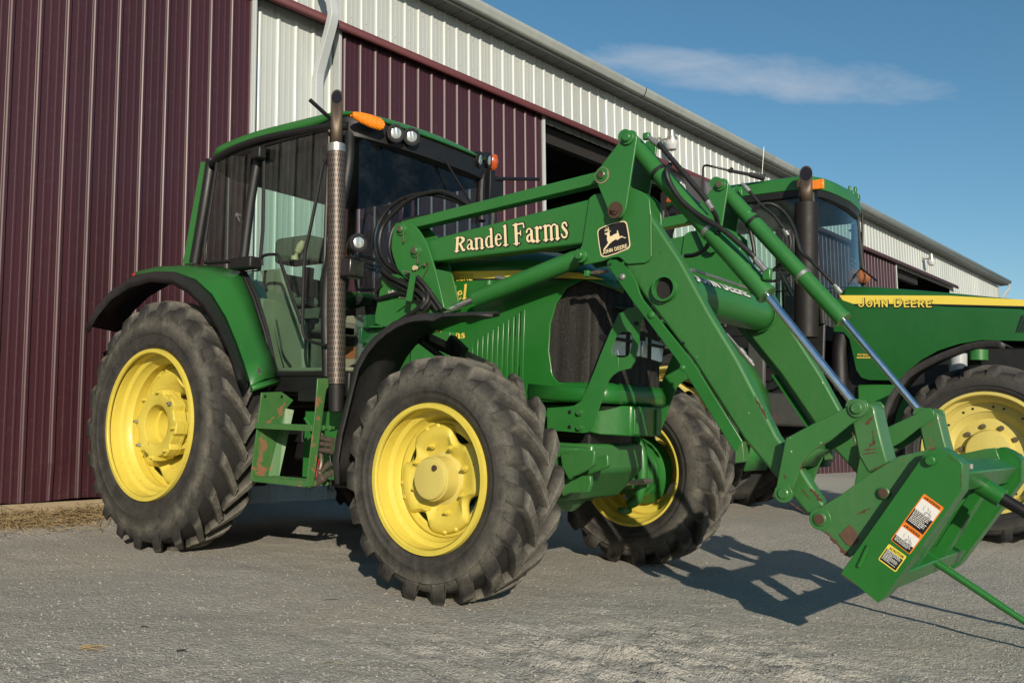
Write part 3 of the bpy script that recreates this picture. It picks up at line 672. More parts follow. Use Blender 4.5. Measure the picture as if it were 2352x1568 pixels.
def wheel(name, parent, loc, side, Rt, w, rim_r, depth, nl, kind, ymat, rmat, lugw=.05, spin=0.0):
    """origin: axle centre on the plane of the outer flange"""
    s = -side   # +1: inwards is +y
    mb = MB()
    fl = [(-.0,rim_r-.012),(-.012,rim_r-.004),(-.012,rim_r+.012),(.006,rim_r+.016),(.014,rim_r+.004),(.02,rim_r-.012),(.07,rim_r-.02),(.085,rim_r-.045),(.12,rim_r-.052),(.14,rim_r-.072)]
    inner = w*.86
    fl += [(inner-.14,rim_r-.072),(inner-.12,rim_r-.05),(inner-.06,rim_r-.045),(inner-.04,rim_r-.02),(inner-.006,rim_r-.012),(inner,rim_r+.014)]
    mb.lathe([(s*a, r) for a, r in fl], (0,0,0), 80)
    rim = mb.build(name, ymat, parent, solid=.007, angle=40); rim.location = loc; rim.rotation_euler = (0, spin, 0)
    ty = tyre(rim, Rt, w, rim_r, side, nl, rmat, y0=0, lugw=lugw)
    def ann(mb, y, ri, ro, seg=72, nlobe=0, dip=0.0, th=.010, ph=0.0, bulge=0.0):
        rows = []
        for f in (0, .35, .7, 1.0):
            row = []
            for k in range(seg):
                t_ = 2*math.pi*k/seg; rr = ro
                if nlobe:
                    q = max(0, math.cos(nlobe*(t_-ph)))**1.0; q = max(0, (math.cos(nlobe*(t_-ph))-.05)/.95); rr = ro-dip*q
                r = ri+(rr-ri)*f; row.append((r*math.sin(t_), y-s*bulge*(1-f)**1*math.sin(math.pi*min(1, f+.15)), r*math.cos(t_)))
            rows.append(row)
        mb.loft(rows, True)
    if kind == 'front':
        yd = s*depth; rb = rim_r-.072
        mb = MB(); ann(mb, yd+s*.012, rb-.048, rb+.004); mb.build('rim_band', ymat, rim, solid=.012, smooth=True)
        mb = MB(); rows = []
        seg = 96
        for f, yy in ((0, .0), (.18,.004), (.4, -.004), (.62,-.018), (.8,-.022), (.93,-.010), (1.0,.0)):
            row = []
            for k in range(seg):
                t_ = 2*math.pi*k/seg; q = max(0, (math.cos(4*(t_-R(27)))-.42)/.58); ro = rb-.012-.075*q**.8
                r = .10+(ro-.10)*f; row.append((r*math.sin(t_), yd+s*yy*1.6, r*math.cos(t_)))
            rows.append(row)
        mb.loft(rows, True); disc = mb.build('wheel_disc', ymat, rim, solid=.012, angle=60)
        mb = MB()
        for k in range(4):
            for da in (-8, 8):
                t_ = R(27+45+90*k+da); c = ((rb-.028)*math.sin(t_), yd-s*.012, (rb-.028)*math.cos(t_)); mb.lathe([(-s*.012,.001),(-s*.012,.009),(-s*.006,.014),(s*.01,.015)], c, 12)
        mb.build('rivet_bolts', ymat, disc)
        mb = MB(); mb.lathe([(-s*.105,.001),(-s*.105,.096),(-s*.102,.108),(-s*.090,.113),(-s*.085,.113),(-s*.083,.119),(-s*.075,.120),(-s*.070,.116),(s*.005,.120),(s*.018,.15)], (0,yd-s*.01,0), 48)
        hub = mb.build('hub', M['yellow_dusty'] if ymat == M['yellow'] else ymat, rim, angle=30)
        mb = MB(); t_ = R(35); mb.tube([(.070*math.sin(t_), yd-s*.113, .075*math.cos(t_)), (.070*math.sin(t_), yd-s*.127, .075*math.cos(t_))], .016, 6); mb.build('drain_plug', M['rustbolt'], hub)
        for k in range(8):
            t_ = R(22.5+45*k); c = Vector((.185*math.sin(t_), yd-s*.02, .185*math.cos(t_)))
            b_ = MB(); b_.tube([c, c+Vector((0,-s*.008,0))], .019, 14); b_.tube([c+Vector((0,-s*.008,0)), c+Vector((0,-s*.024,0))], .0135, 6); b_.tube([c+Vector((0,-s*.024,0)), c+Vector((0,-s*.036,0))], .008, 8)
            b_.build('wheel_nut', ymat, rim)
        # the inner side: dished disc and axle knuckle face
        mb = MB(); mb.lathe([(s*.02,.24),(s*.07,.20),(s*.12,.19),(s*.12,.001)], (0,yd,0), 40); mb.build('inner_hub', M['green'], rim)
    elif kind == 'rear':
        yd = s*depth; rb = rim_r-.072
        mb = MB(); ann(mb, yd+s*.012, rb-.05, rb+.004); mb.build('rim_band', ymat, rim, solid=.012)
        mb = MB(); rows = []; seg = 96
        for f, yy in ((0, .03), (.2,.02), (.45, -.0), (.7,-.02), (.9,-.012), (1.0,.0)):
            row = []
            for k in range(seg):
                t_ = 2*math.pi*k/seg; q = max(0, (math.cos(4*(t_-R(20)))-.25)/.75); ro = rb-.018-.075*q
                r = .20+(ro-.20)*f; row.append((r*math.sin(t_), yd+s*yy*1.8, r*math.cos(t_)))
            rows.append(row)
        mb.loft(rows, True); disc = mb.build('wheel_disc', ymat, rim, solid=.014, angle=60)
        mb = MB()
        for k in range(4):
            for da in (-7, 7):
                t_ = R(20+45+90*k+da); c = Vector(((rb-.04)*math.sin(t_), yd, (rb-.04)*math.cos(t_))); mb.hexbolt(c, (0,-s,0), .013, .03)
        mb.build('disc_bolts', ymat, disc)
        # cast spacer: deep lobed drum with an open bore, face near the outer flange
        yf = s*.055
        def lob(k, seg, r0, r1): 
            t_ = 2*math.pi*k/seg; q = math.cos(8*t_); return r0+(r1-r0)*max(0, min(1, .5+1.6*q))
        seg = 128; rows = []
        for y_, a, b in ((yd-s*.0,.205,.235),(yd-s*.05,.205,.245),(yd-s*.055,.232,.25),(yd-s*.075,.232,.25),(yd-s*.08,.205,.22),(yf+s*.07,.20,.215),(yf+s*.065,.225,.252),(yf+s*.005,.222,.250),(yf,.217,.245),(yf,.150,.150),(yf+s*.006,.140,.140),(yf+s*.09,.135,.135),(yf+s*.092,.115,.115),(yf+s*.19,.110,.110)):
            rows.append([(lob(k,seg,a,b)*math.sin(2*math.pi*k/seg), y_, lob(k,seg,a,b)*math.cos(2*math.pi*k/seg)) for k in range(seg)])
        mb = MB(); mb.loft(rows, True); mb.lathe([(0,.001),(0,.112)], (0, yf+s*.188, 0), 32)
        hub = mb.build('hub', ymat, rim, angle=35)
        for k in range(8):
            t_ = 2*math.pi*k/8; c = Vector((.228*math.sin(t_), yf, .228*math.cos(t_))); b_ = MB()
            b_.tube([c+Vector((0,s*.03,0)), c-Vector((0,s*.022,0))], .013, 6); b_.tube([c-Vector((0,s*.022,0)), c-Vector((0,s*.034,0))], .008, 8); b_.tube([c+Vector((0,s*.06,0)), c+Vector((0,s*.15,0))], .009, 8)
            b_.build('wheel_nut', M['steel'] if k in (1, 5, 6) else ymat, rim)
    else:  # flat bolted disc of the second tractor
        yd = s*depth; rb = rim_r-.072
        mb = MB(); mb.lathe([(s*.0,rb+.004),(s*.0,rb-.075),(s*.012,rb-.078),(s*.014,rb-.082),(s*.05,.30),(s*.035,.26),(s*.035,.205),(-s*.015,.195),(-s*.03,.185),(-s*.034,.17),(-s*.036,.001)], (0,yd,0), 64)
        disc = mb.build('wheel_disc', ymat, rim, angle=30)
        mb = MB()
        for k in range(30):
            if k % 3 == 2: continue
            t_ = 2*math.pi*k/30; c = Vector(((rb-.035)*math.sin(t_), yd-s*.001, (rb-.035)*math.cos(t_))); mb.tube([c, c-Vector((0,s*.003,0))], .011, 8)
        mb.build('slot_row', M['blackdecal'], disc)
        for k in range(10):
            t_ = 2*math.pi*(k+.5)/10; c = Vector((.235*math.sin(t_), yd+s*.035, .235*math.cos(t_))); b_ = MB(); b_.lathe([(-s*.030,.001),(-s*.030,.016),(-s*.022,.022),(s*.0,.023)], c, 14)
            b_.build('wheel_nut', M['bolt'], rim)
    return rim
# ------------------------------------------------------------------ the near tractor (world frame: x forward, y to its left, z up, rear axle above the origin)
TR = empty('tractor', 'green farm tractor with yellow wheels nearest the camera, carrying the raised loader', 'tractor')
for side, sy in ((-1, -1), (1, 1)):
    wheel('rear_wheel', TR, (0, sy*1.30, .865), side, .872, .40, .508, .20, 22, 'rear', M['yellow'], M['rubber'], lugw=.068, spin=R(4))
    wheel('front_wheel', TR, (2.56, sy*1.228, .655), side, .662, .40, .384, .125, 19, 'front', M['yellow'], M['rubber'], lugw=.070, spin=R(2))
# chassis and driveline
mb = MB(); mb.box((.1,0,.86),(.7,.62,.5)); mb.box((1.2,0,.86),(1.9,.46,.44)); mb.box((2.2,0,1.08),(1.5,.5,.5)); mb.box((1.1,0,1.1),(1.3,1.15,.16)); mb.box((1.35,-.42,.72),(.9,.34,.34)); mb.box((1.35,.42,.72),(.9,.34,.34))
mb.box((-.62,0,.72),(.5,1.1,.5)); mb.box((-.75,0,.42),(.7,.14,.1)); mb.box((.6,0,.62),(1.2,.8,.3)); mb.build('chassis', M['plastic'], TR, bevel=.02)
mb = MB(); mb.lathe([(-1.05,.09),(-.9,.11),(-.45,.16),(-.3,.24),(.3,.24),(.45,.16),(.9,.11),(1.05,.09)], (0,0,.865), 28); mb.build('rear_axle', M['green'], TR)
# front axle, knuckles
ax = MB()
ax.prismx([(-.86,.62),(-.50,.60),(-.28,.48),(.28,.48),(.50,.60),(.86,.62),(.86,.76),(.50,.78),(.30,.86),(-.30,.86),(-.50,.78),(-.86,.76)], 2.46, 2.66)
ax.lathe([(-.12,.20),(.0,.235),(.16,.235),(.24,.17),(.26,.05)], (2.50,0,.66), 28, 'x')
axle = ax.build('front_axle', M['green_worn'], TR, bevel=.03, seg=3)
for s in (-1, 1):
    k = MB(); k.lathe([(s*.10,.12),(s*.09,.165),(s*.0,.172),(-s*.03,.16),(-s*.05,.10)], (2.56, s*.97, .655), 32)
    k.tube(spline([(2.58,s*.86,.90),(2.67,s*.84,.84),(2.70,s*.83,.655),(2.67,s*.84,.48),(2.58,s*.86,.42)],5), .036, 12)
    k.tube([(2.56,s*.84,.92),(2.56,s*.84,.96)], .05, 16); k.tube([(2.56,s*.84,.40),(2.56,s*.84,.36)], .05, 16); k.box((2.57,s*.86,.655),(.11,.14,.24))
    kn = k.build('steering_knuckle', M['green'], axle, bevel=.01)
    b_ = MB()
    for j in range(8): t_ = R(22+45*j); b_.hexbolt((2.56+.145*math.cos(t_), s*.94, .655+.145*math.sin(t_)), (0,-s,0), .011, .018)
    b_.build('knuckle_bolts', M['green'], kn)
mb = MB(); mb.tube([(2.78,-.80,.60),(2.82,-.3,.60)], .02, 10); mb.tube([(2.82,-.3,.60),(2.82,.3,.60)], .036, 12); mb.tube([(2.82,.3,.60),(2.78,.80,.60)], .02, 10); mb.build('steering_cylinder', M['steel'], axle)
for yy_, pts_ in ((-.50,[E6(540,945),E6(640,942),E6(668,914),E6(925,916),E6(930,965),E6(915,1080),E6(860,1125),E6(740,1192),E6(690,1205),E6(640,1250),E6(560,1100)]),(-.42,[E6(560,1215),E6(880,1200),E6(888,1290),E6(855,1390),E6(640,1398),E6(560,1435)]),(-.36,[E6(930,1000),E6(1075,960),E6(1082,1090),E6(1060,1110),E6(860,1190),E6(830,1180)])):
    mb = MB(); mb.prism(XZ(pts_, yy_), yy_, yy_+.03); mb.build('axle_bracket', M['green_worn'], axle, bevel=.006)
# cast front support with the little fins seen beside the tyre
mb = MB(); mb.prism([(2.42,.86),(3.0,.86),(3.0,.70),(2.82,.52),(2.42,.50)], -.30, .30); mb.prism([(2.76,.84),(2.98,.84),(3.0,.74),(2.80,.66)], -.44, -.20); mb.build('axle_support', M['green_worn'], axle, bevel=.02)
# bumper block
zt, zb = PY(A4(1640,1292),-.16).z, PY(A4(1640,1478),-.16).z; xf = 3.19
mb = MB(); pl = [(2.45,-.30),(2.90,-.30),(3.03,-.26),(3.10,-.20),(xf-.01,-.18),(xf,-.165),(xf,.165),(xf-.01,.18),(3.10,.20),(3.03,.26),(2.90,.30),(2.45,.30)]
mb.loft([[(x,y,zt) for x,y in pl],[(x,y,zb+(.03 if x < 3 else 0)) for x,y in pl]], True); mb.f.append(tuple(range(len(pl)))); mb.f.append(tuple(range(2*len(pl)-1, len(pl)-1, -1)))
bp = mb.build('front_bumper', M['green_clean'], TR, bevel=.008)
mb = MB()
for y in (-.135, .135):
    for z in (zt-.05, zb+.05): mb.lathe([(.0,.026),(.008,.026),(.008,.015),(-.01,.012)], (xf,y,z), 16, 'x'); 
    mb.box((xf+.004,y,(zt+zb)/2),(.012,.06,zt-zb-.02))
mb.build('bumper_slots', M['green'], bp, bevel=.004)
# ---- hood
st = [(1.42,.40,1.90,2.02),(1.9,.408,1.93,2.065),(2.3,.41,1.935,2.075),(2.6,.408,1.915,2.05),(2.82,.40,1.885,1.99),(2.96,.385,1.85,1.93),(3.06,.355,1.82,1.875),(3.11,.30,1.80,1.835),(3.125,.20,1.785,1.81)]
rows = []
for x, w, zs, ztp in st:
    hb = .10 if x < 2.7 else (.055 if x < 2.9 else .035); r = [(x,-w,zs-hb),(x,-w,zs-.02)]
    for k in range(1, 8):
        a = R(90*k/8); r.append((x, -(w-.12+.12*math.cos(a)), zs-.02+(ztp-.025-zs+.02)*math.sin(a)))
    r.append((x, -(w-.12)*.9, ztp-.02)); r.append((x, -(w-.12)*.5, ztp-.004)); r.append((x,0,ztp))
    rows.append(r+[(a,-b,c) for a,b,c in r[-2::-1]])
mb = MB(); mb.loft(rows); hood = mb.build('hood', M['green_clean'], TR, solid=.006, angle=50)
def side_y(x, w=.408): return -(w-.05*max(0, min(1, (x-2.6)/.52))**1.3)
panel = [(1.45,1.30),(1.9,1.22),(2.55,1.10),(3.10,1.095),(3.12,1.19),(2.90,1.205)]+circ2((2.86,1.30),.095,-100,-180,6)[1:]+[(2.745,1.40),(2.75,1.56),(2.785,1.68),(2.85,1.77),(2.96,1.815),(3.05,1.80),(3.02,1.83),(2.82,1.87),(2.3,1.94),(1.45,1.91)]
def sidepanel(s):
    mb = MB(); mb.prism(panel, -.012, .0)
    mb.v = [(x, s*(-side_y(x))+(-s*y*0+ y*1.0), z) for x, y, z in mb.v]
    return mb.build('hood_side_panel', M['green_clean'], hood, bevel=.004)
sp = [sidepanel(-1), sidepanel(1)]
# lower lip around the nose
mb = MB(); lp = [(2.6,-.408),(2.95,-.385),(3.08,-.36),(3.12,-.33),(3.135,-.25),(3.14,0)]; lp = lp+[(x,-y) for x,y in lp[-2::-1]]
mb.loft([[(x,y*1.0,1.095) for x,y in lp],[(x+.012,y*1.03,1.12) for x,y in lp],[(x+.012,y*1.03,1.165) for x,y in lp],[(x-.005,y*.985,1.215) for x,y in lp]]); mb.build('nose_lip', M['green_clean'], hood, solid=.01, angle=50)
# grille: ridged dark mesh wrapping the nose
gl_ = [(2.62,-.385),(2.75,-.380),(2.95,-.362),(3.05,-.335),(3.10,-.28),(3.115,-.15),(3.12,0)]; gl_ = gl_+[(x,-y) for x,y in gl_[-2::-1]]
P2 = [Vector((x,y,0)) for x,y in gl_]; dense = spline(P2, 10)
mb = MB(); rows = []
for z, sc in ((1.12,1.0),(1.3,1.0),(1.5,1.0),(1.66,.995),(1.82,.97)):
    row = []
    for i, p in enumerate(dense):
        nrm = Vector((p.x-2.5, p.y*1.2, 0)).normalized(); q = abs(math.sin(i*math.pi/6.0)); row.append((2.6+(p.x-2.6)*sc+nrm.x*.010*q, p.y*sc+nrm.y*.010*q, z))
    rows.append(row)
mb.loft(rows); gm_, t, b = newmat('dusty_grille_mesh'); co = coords(t); mp = nd(t, 'ShaderNodeMapping'); mp.inputs['Scale'].default_value = (14, 14, 1.6); t.links.new(co, mp.inputs['Vector']); sn = noise_tex(t, mp.outputs[0], 1.6, 7, .7)
c = mix(t, ramp(t, sn, .42, .75), (.012,.011,.010), (.085,.072,.050)); wv = nd(t, 'ShaderNodeTexVoronoi', i_Scale=160.0); t.links.new(co, wv.inputs['Vector']); c = mix(t, ramp(t, wv.outputs['Distance'], .3, .5), c, (.006,.006,.005)); t.links.new(c, b.inputs['Base Color']); b.inputs['Roughness'].default_value = .8
grille = mb.build('grille', gm_, hood, angle=25)
# headlamps behind the loader brace
for s in (-1, 1):
    def hp_(gx, gy): v = PX(G4(gx, gy), 3.105); return (s*abs(v.y), v.z)
    oc = [hp_(300,380), hp_(770,360), hp_(740,800), hp_(330,800)]; mb = MB(); mb.prismx(round_poly(oc, .02), 3.00, 3.112); h = mb.build('headlamp', M['plastic'], hood, bevel=.006)
    oc = [hp_(340,410), hp_(735,400), hp_(700,765), hp_(365,765)]; mb = MB(); mb.prismx(round_poly(oc, .02), 3.112, 3.122); mb.build('lamp_lens', M['reflector'], h)
    ya, yb = (-.075, -.005) if s < 0 else (.01, .08)
    mb = MB(); zc = hp_(500,600)[1]; mb.box((3.13,(ya+yb)/2,zc),(.02,.068,.10)); mb.build('centre_lamp', M['lens'], hood, bevel=.006)
mb = MB(); mb.box((3.125,0,1.66),(.02,.60,.02)); mb.box((3.125,0,1.475),(.02,.62,.02)); mb.build('lamp_frame', M['plastic'], hood, bevel=.006)
# louvres
mb = MB(); mg = MB(); x0, x1 = 2.13, 2.55
for k in range(11):
    x = x0+(x1-x0)*k/10.5; zt_ = 1.46+.47*(x-x0); zb_ = 1.24-.02*k/10
    mb.prism([(x+.005,zb_),(x+.033,zb_),(x+.033,zt_+.008),(x+.005,zt_)], -.418, -.405)
    mg.prism([(x-.004,zb_),(x+.006,zb_),(x+.006,zt_),(x-.004,zt_)], -.4125, -.405)
mb.build('louvre_slats', M['green_clean'], sp[0], bevel=.004); mg.build('louvre_gaps', M['blackdecal'], sp[0])
# stripe and lettering on the near side
yS = -.4215
mb = MB(); pts = XZ([A4(470,462),A4(980,455),A4(1300,470),A4(1460,512),A4(1250,505),A4(980,497),A4(470,512)], yS); mb.prism(pts, yS, yS+.006); mb.build('yellow_stripe', M['ystripe'], sp[0])
mb = MB(); pts = XZ([A4(470,512),A4(980,497),A4(1250,505),A4(1250,513),A4(980,506),A4(470,524)], yS); mb.prism(pts, yS, yS+.006); mb.build('stripe_black_line', M['blackdecal'], sp[0])  # black line printed along the lower edge of the stripe
def put(name, text, font, p0, pu, pv, H_, y, parent, mat, omat=None, off=.05, cell=.03, **kw):
    segs, W_ = layout(text, font, **kw); f1 = mapper(p0, pu, pv, W_, H_, y, -.0035); f2 = mapper(p0, pu, pv, W_, H_, y, -.0015)
    flat(name, field(segs, 0, cell), f1, mat, parent)
    if omat is not None: flat(name+'_outline', field([(a+.02*(off>.03), b-.02*(off>.03), c, d, w) if False else (a,b,c,d,w) for a,b,c,d,w in segs], off, cell), f2, omat, parent)
put('lettering', 'JOHN DEERE', SANS, A4(385,523), A4(645,516), A4(385,485), .72, yS-.002, sp[0], M['ystripe'], M['blackdecal'], .035, width=.13, track=.03)
put('lettering', 'Randel', SER, E4(1010,580), E4(1475,498), E4(1025,440), .72, yS+.004, sp[0], M['ylet'], M['blackdecal'], .05, bold=1.15)
put('lettering', 'Farms', SER, E4(1120,945), E4(1462,945), E4(1120,868), .72, yS+.004, sp[0], M['ylet'], M['blackdecal'], .05, bold=1.25)
# ---- cab
cabm = M['plastic']
cab = MB()
# lower tub, skirt
cab.prism([(-.42,1.30),(-.30,1.10),(1.42,1.10),(1.42,1.26),(.95,1.26),(.9,1.18),(-.2,1.3)], -.77, .77)
cab.box((.55,-.78,1.19),(1.35,.05,.14)); cab.box((.55,.78,1.19),(1.35,.05,.14))
body = cab.build('cab', cabm, TR, bevel=.012)
# roof: green shell over a black visor band
def roof_outline(k, z):
    pts = []
    pr = [(-.33,0),(-.33,.50),(-.30,.66),(-.20,.77),(.0,.80),(.6,.81),(1.15,.80),(1.30,.76),(1.38,.66),(1.45,.45),(1.49,.2),(1.50,0)]
    pr = spline([(x,-y,0) for x,y in pr], 4); pr = [(p.x,p.y) for p in pr]; pr = pr+[(x,-y) for x,y in pr[-2:0:-1]]
    cx = .58
    return [(cx+(x-cx)*k, y*(k if k > .9 else k), z) for x,y in pr]
def crown(pt, h, lift=0): x, y, z = pt; z += lift*max(0, min(1, (x-1.0)/.33))**.7; return (x, y, z+h*(1-(y/.85)**2)-.055*max(0, (.35-x)/.7)**1.5-.06*max(0, (x-1.1)/.4)**2*1.0)
mb = MB(); rr = [(.985,2.955,0,.052),(1.0,2.962,0,.05),(1.005,2.99,0,.03),(.995,3.018,.0,.01),(.96,3.035,.01),(.88,3.052,.02),(.7,3.06,.03),(.4,3.065,.035),(.1,3.066,.036)]
rr = [q if len(q) == 4 else (*q, 0) for q in rr]; mb.loft([[crown(p, h, lf) for p in roof_outline(k, z)] for k, z, h, lf in rr], True); nn = len(roof_outline(1,0)); mb.f.append(tuple(len(mb.v)-nn+i for i in range(nn)))
roof = mb.build('roof', M['green'], body, angle=60)
mb = MB(); rr = [(.975,2.96,0,.055),(.985,2.94,0,.05),(.975,2.87,0,.0),(.92,2.835,0,0),(.88,2.835,0,0)]
mb.loft([[crown(p, h, lf) for p in roof_outline(k, z)] for k, z, h, lf in rr], True); mb.f.append(tuple(len(mb.v)-nn+i for i in range(nn))); mb.build('roof_liner', cabm, roof, angle=50)
# front visor with lamps: right pair and left pair, amber markers
def lamp(parent, c, d, r, ln, name='work_lamp', lens=M['lens']):
    c = Vector(c); d = Vector(d).normalized(); mb = MB(); mb.tube([c-d*ln, c-d*ln*.8, c-d*ln*.35, c, c+d*.004, c-d*.004], [r*.35, r*.72, r*.98, r*1.02, r*.88, r*.84], 24)
    h = mb.build(name, M['plastic'], parent, angle=40)
    mb = MB(); mb.tube([c-d*.012, c-d*.002, c+d*.004], [r*.85, r*.84, r*.55], 24); mb.build('lamp_lens', lens, h); return h
lp_ = (A2(1490,310), A2(1603,335), A2(2095,500), A2(2160,505))
for i, p in enumerate(lp_[:2]): c = PX(p, 1.485+.01*i); lamp(roof, c, (1,-.45,-.12), .062, .12)
for i, (p, x) in enumerate(zip(lp_[2:], (1.45,1.42))): c = PX(p, x); lamp(roof, c, (1,.35,-.1), .062, .13)
mb = MB(); c = PX(A2(1285,215), 1.43); dd = Vector((.42,-.9,0)).normalized(); tt = Vector((.9,.42,0)).normalized()
rows = []
for a, r in ((-.115,.012),(-.10,.024),(-.05,.038),(.02,.045),(.09,.045),(.115,.030),(.12,.01)):
    rows.append([c+Vector((.35,.94,-.12)).normalized()*a*1.0+Vector((0,0,1))*r*math.sin(t_)+Vector((.94,-.35,0))*(.022*math.cos(t_)) for t_ in [2*math.pi*k/16 for k in range(16)]])
mb.loft(rows, True); mb.build('marker_lamp', M['amber'], roof)
mb = MB(); c = PX(A2(2190,515), 1.37); mb.lathe([(-.07,.01),(-.05,.03),(.0,.04),(.05,.03),(.06,.01)], c, 16, 'z'); mb.build('marker_lamp', M['amber_dark'], roof)
# posts
def post(name, pts, r, mat, sq=.8): mb = MB(); mb.tube(spline(pts, 6), r, 12, squash=sq); return mb.build(name, mat, body)
for s in (-1, 1):
    def Y(p, y): v = PY(p, y); return Vector((v.x, s*abs(v.y), v.z))
    post('rear_post', [Y(A2(165,500),-.74), Y(A2(120,800),-.76), Y(A2(45,1245),-.77)], .042, M['blackpaint'])
    mb = MB(); mb.prism(XZ([A2(105,520),A2(140,520),A2(15,1248),A2(-25,1248)], -.70), -.72, -.68) if s < 0 else mb.prism(XZ([A2(105,520),A2(140,520),A2(15,1248),A2(-25,1248)], -.70), .68, .72); mb.build('rear_post_cover', M['green'], body)
    post('door_post', [Y(A2(515,420),-.78), Y(A2(480,600),-.795), Y(A2(440,850),-.80), Y(A2(395,1220),-.80)], .034, cabm)
    post('front_post', [Y(A2(1160,270),-.72), Y(A2(1140,600),-.78), Y(B3(585,300),-.80), Y(B3(585,880),-.79)], .034, cabm)
    mb = MB(); mb.tube(spline([Y(A2(165,530),-.77),Y(A2(300,440),-.79),Y(A2(520,360),-.80),Y(A2(760,310),-.80),Y(A2(1020,265),-.79),Y(A2(1150,260),-.75)],5), .03, 10); mb.build('roof_rail', cabm, body)
    # rear quarter window and door
    q = XZ([A2(205,520),A2(300,460),A2(455,415),A2(430,700),A2(385,1215),A2(120,1235),A2(110,1150)], -.785)
    mb = MB(); y0 = s*.785; mb.add([(x,y0,z) for x,z in q], [tuple(range(len(q)))]); mb.build('quarter_window', M['glass_dark'], body, smooth=False)
    q = XZ([A2(120,1240),A2(110,1150),A2(205,520),A2(300,455),A2(470,405)], -.785); mb = MB(); mb.tube([(x,y0,z) for x,z in q], .012, 8); mb.tube([(x,y0,z) for x,z in (q[0],)]+[(v[0],y0,v[1]) for v in XZ([A2(390,1225)],-.785)], .014, 8); mb.build('window_seal', M['hose'], body)
    dr = XZ([A2(545,400),A2(800,330),A2(1010,290),B3(565,300),B3(568,855),B3(290,862),B3(268,800),B3(225,600),B3(165,400),B3(95,255),B3(180,245),B3(200,0)], -.80)
    mb = MB(); y0 = s*.80; mb.add([(x,y0,z) for x,z in dr], [tuple(range(len(dr)))]); door_ = mb.build('door', M['glass'], body, smooth=False)
    mb = MB(); mb.tube([(x,y0,z) for x,z in dr+[dr[0]]], .013, 8); mb.build('door_seal', M['hose'], door_)
    fr_ = XZ([B3(75,250),B3(150,420),B3(215,620),B3(262,830),B3(285,872),B3(570,868)], -.805); mb = MB(); mb.tube([(x,s*.805,z) for x,z in fr_], [.016,.016,.015,.014,.012,.010], 10); mb.build('door_sill', cabm, door_)
    if s < 0:
        mb = MB(); mb.tube(spline([PY(A2(1000,500),-.84),PY(A2(965,540),-.85),PY(A2(925,750),-.86),PY(A2(870,1020),-.87),PY(A2(835,1200),-.87),PY(B3(440,470),-.87),PY(B3(440,600),-.87),PY(B3(470,660),-.86),PY(B3(580,695),-.84)],5), .0115, 8); mb.build('grab_rail', cabm, door_)
        mb = MB(); a = PY(B3(205,190),-.82); mb.tube(spline([PY(B3(195,215),-.83),PY(B3(200,160),-.84),PY(B3(280,150),-.85),PY(B3(300,175),-.85)],4), .011, 8); mb.tube([PY(B3(300,175),-.85),PY(B3(380,420),-.83),PY(B3(430,560),-.83)], .012, 8); mb.build('door_handle', cabm, door_)
        for p_, y_, d_ in ((B3(95,205),-.86,(.24,.10,.085)),(A2(505,455),-.84,(.10,.07,.09))):
            mb = MB(); mb.box(PY(p_, y_), d_); mb.build('hinge_cover', cabm, body, bevel=.015, seg=3)
        mb = MB(); c = PY(A2(370,900),-.80); mb.tube([c, c+Vector((0,-.03,0))], .014, 10); mb.tube([c+Vector((-.01,-.02,0)), c+Vector((.03,-.02,-.05))], .004, 6); mb.build('window_latch', M['steel'], body)
# windshield and rear window
tl, tr_ = Vector((1.33,-.70,2.86)), Vector((1.33,.70,2.86)); bl_, br_ = Vector((1.46,-.76,1.30)), Vector((1.46,.76,1.30))
mb = MB(); rows = []
for f in (0,.2,.4,.6,.8,1):
    row = []
    for g_ in range(13):
        u = g_/12; p = tl.lerp(tr_, u).lerp(bl_.lerp(br_, u), f); row.append(p+Vector((.09*math.sin(math.pi*u)*(1-.3*f),0,0)))
    rows.append(row)
mb.loft(rows); mb.build('windshield', M['glass_blue'], body)
mb = MB(); mb.add([(-.30,-.66,2.84),(-.30,.66,2.84),(-.44,.68,1.75),(-.44,-.68,1.75)], [(0,1,2,3)]); mb.build('rear_window', M['glass'], body, smooth=False)
mb = MB(); mb.tube([PX(A2(2110,590),1.36)+Vector((0,0,.1)), PX(A2(2100,760),1.40), PX(A2(2105,940),1.44)], .03, 10); mb.build('wiper_post', cabm, body)
mb = MB(); mb.tube([PX(A2(1800,430),1.47),PX(A2(1900,600),1.49),PX(A2(2040,830),1.51)], .008, 6); mb.build('wiper', cabm, body)
# interior
mb = MB(); mb.box((-.36,0,1.53),(.10,1.3,.5)); mb.box((.05,-.55,1.50),(.62,.26,.62)); mb.box((.05,.55,1.50),(.62,.26,.62)); mb.box((.9,0,1.28),(.9,1.4,.03)); mb.build('interior_trim', M['beige'], body, bevel=.06, seg=4)
mb = MB(); mb.box((.15,.05,1.66),(.46,.50,.12)); mb.box((-.12,.05,1.88),(.12,.46,.44)); mb.box((.12,.05,1.46),(.3,.3,.32)); mb.build('seat', M['seat'], body, bevel=.05, seg=4)
mb = MB(); c = PY(B3(430,130),-.30); mb.box(c+Vector((0,0,-.0)), (.40,.22,.20)); mb.box((.35,-.40,1.80),(.50,.14,.08)); mb.build('armrest', M['seat'], body, bevel=.05, seg=4)
mb = MB(); a = PY(B3(390,175),-.45); b = PY(B3(440,70),-.45); mb.tube([a, a.lerp(b,.35), a.lerp(b,.4), a.lerp(b,.75), b], [.016,.014,.026,.03,.016], 12); mb.tube([a+Vector((0,0,-.01)), a+Vector((0,0,.02))], .028, 12); mb.build('control_lever', M['ivory'], body)
mb = MB(); mb.prism([(1.0,1.28),(1.3,1.28),(1.3,1.7),(1.15,1.95),(1.0,1.9)], -.16, .16); mb.tube([(1.05,0,1.8),(.90,0,2.08)], .035, 10)
mb.build('dash_column', cabm, body, bevel=.02)
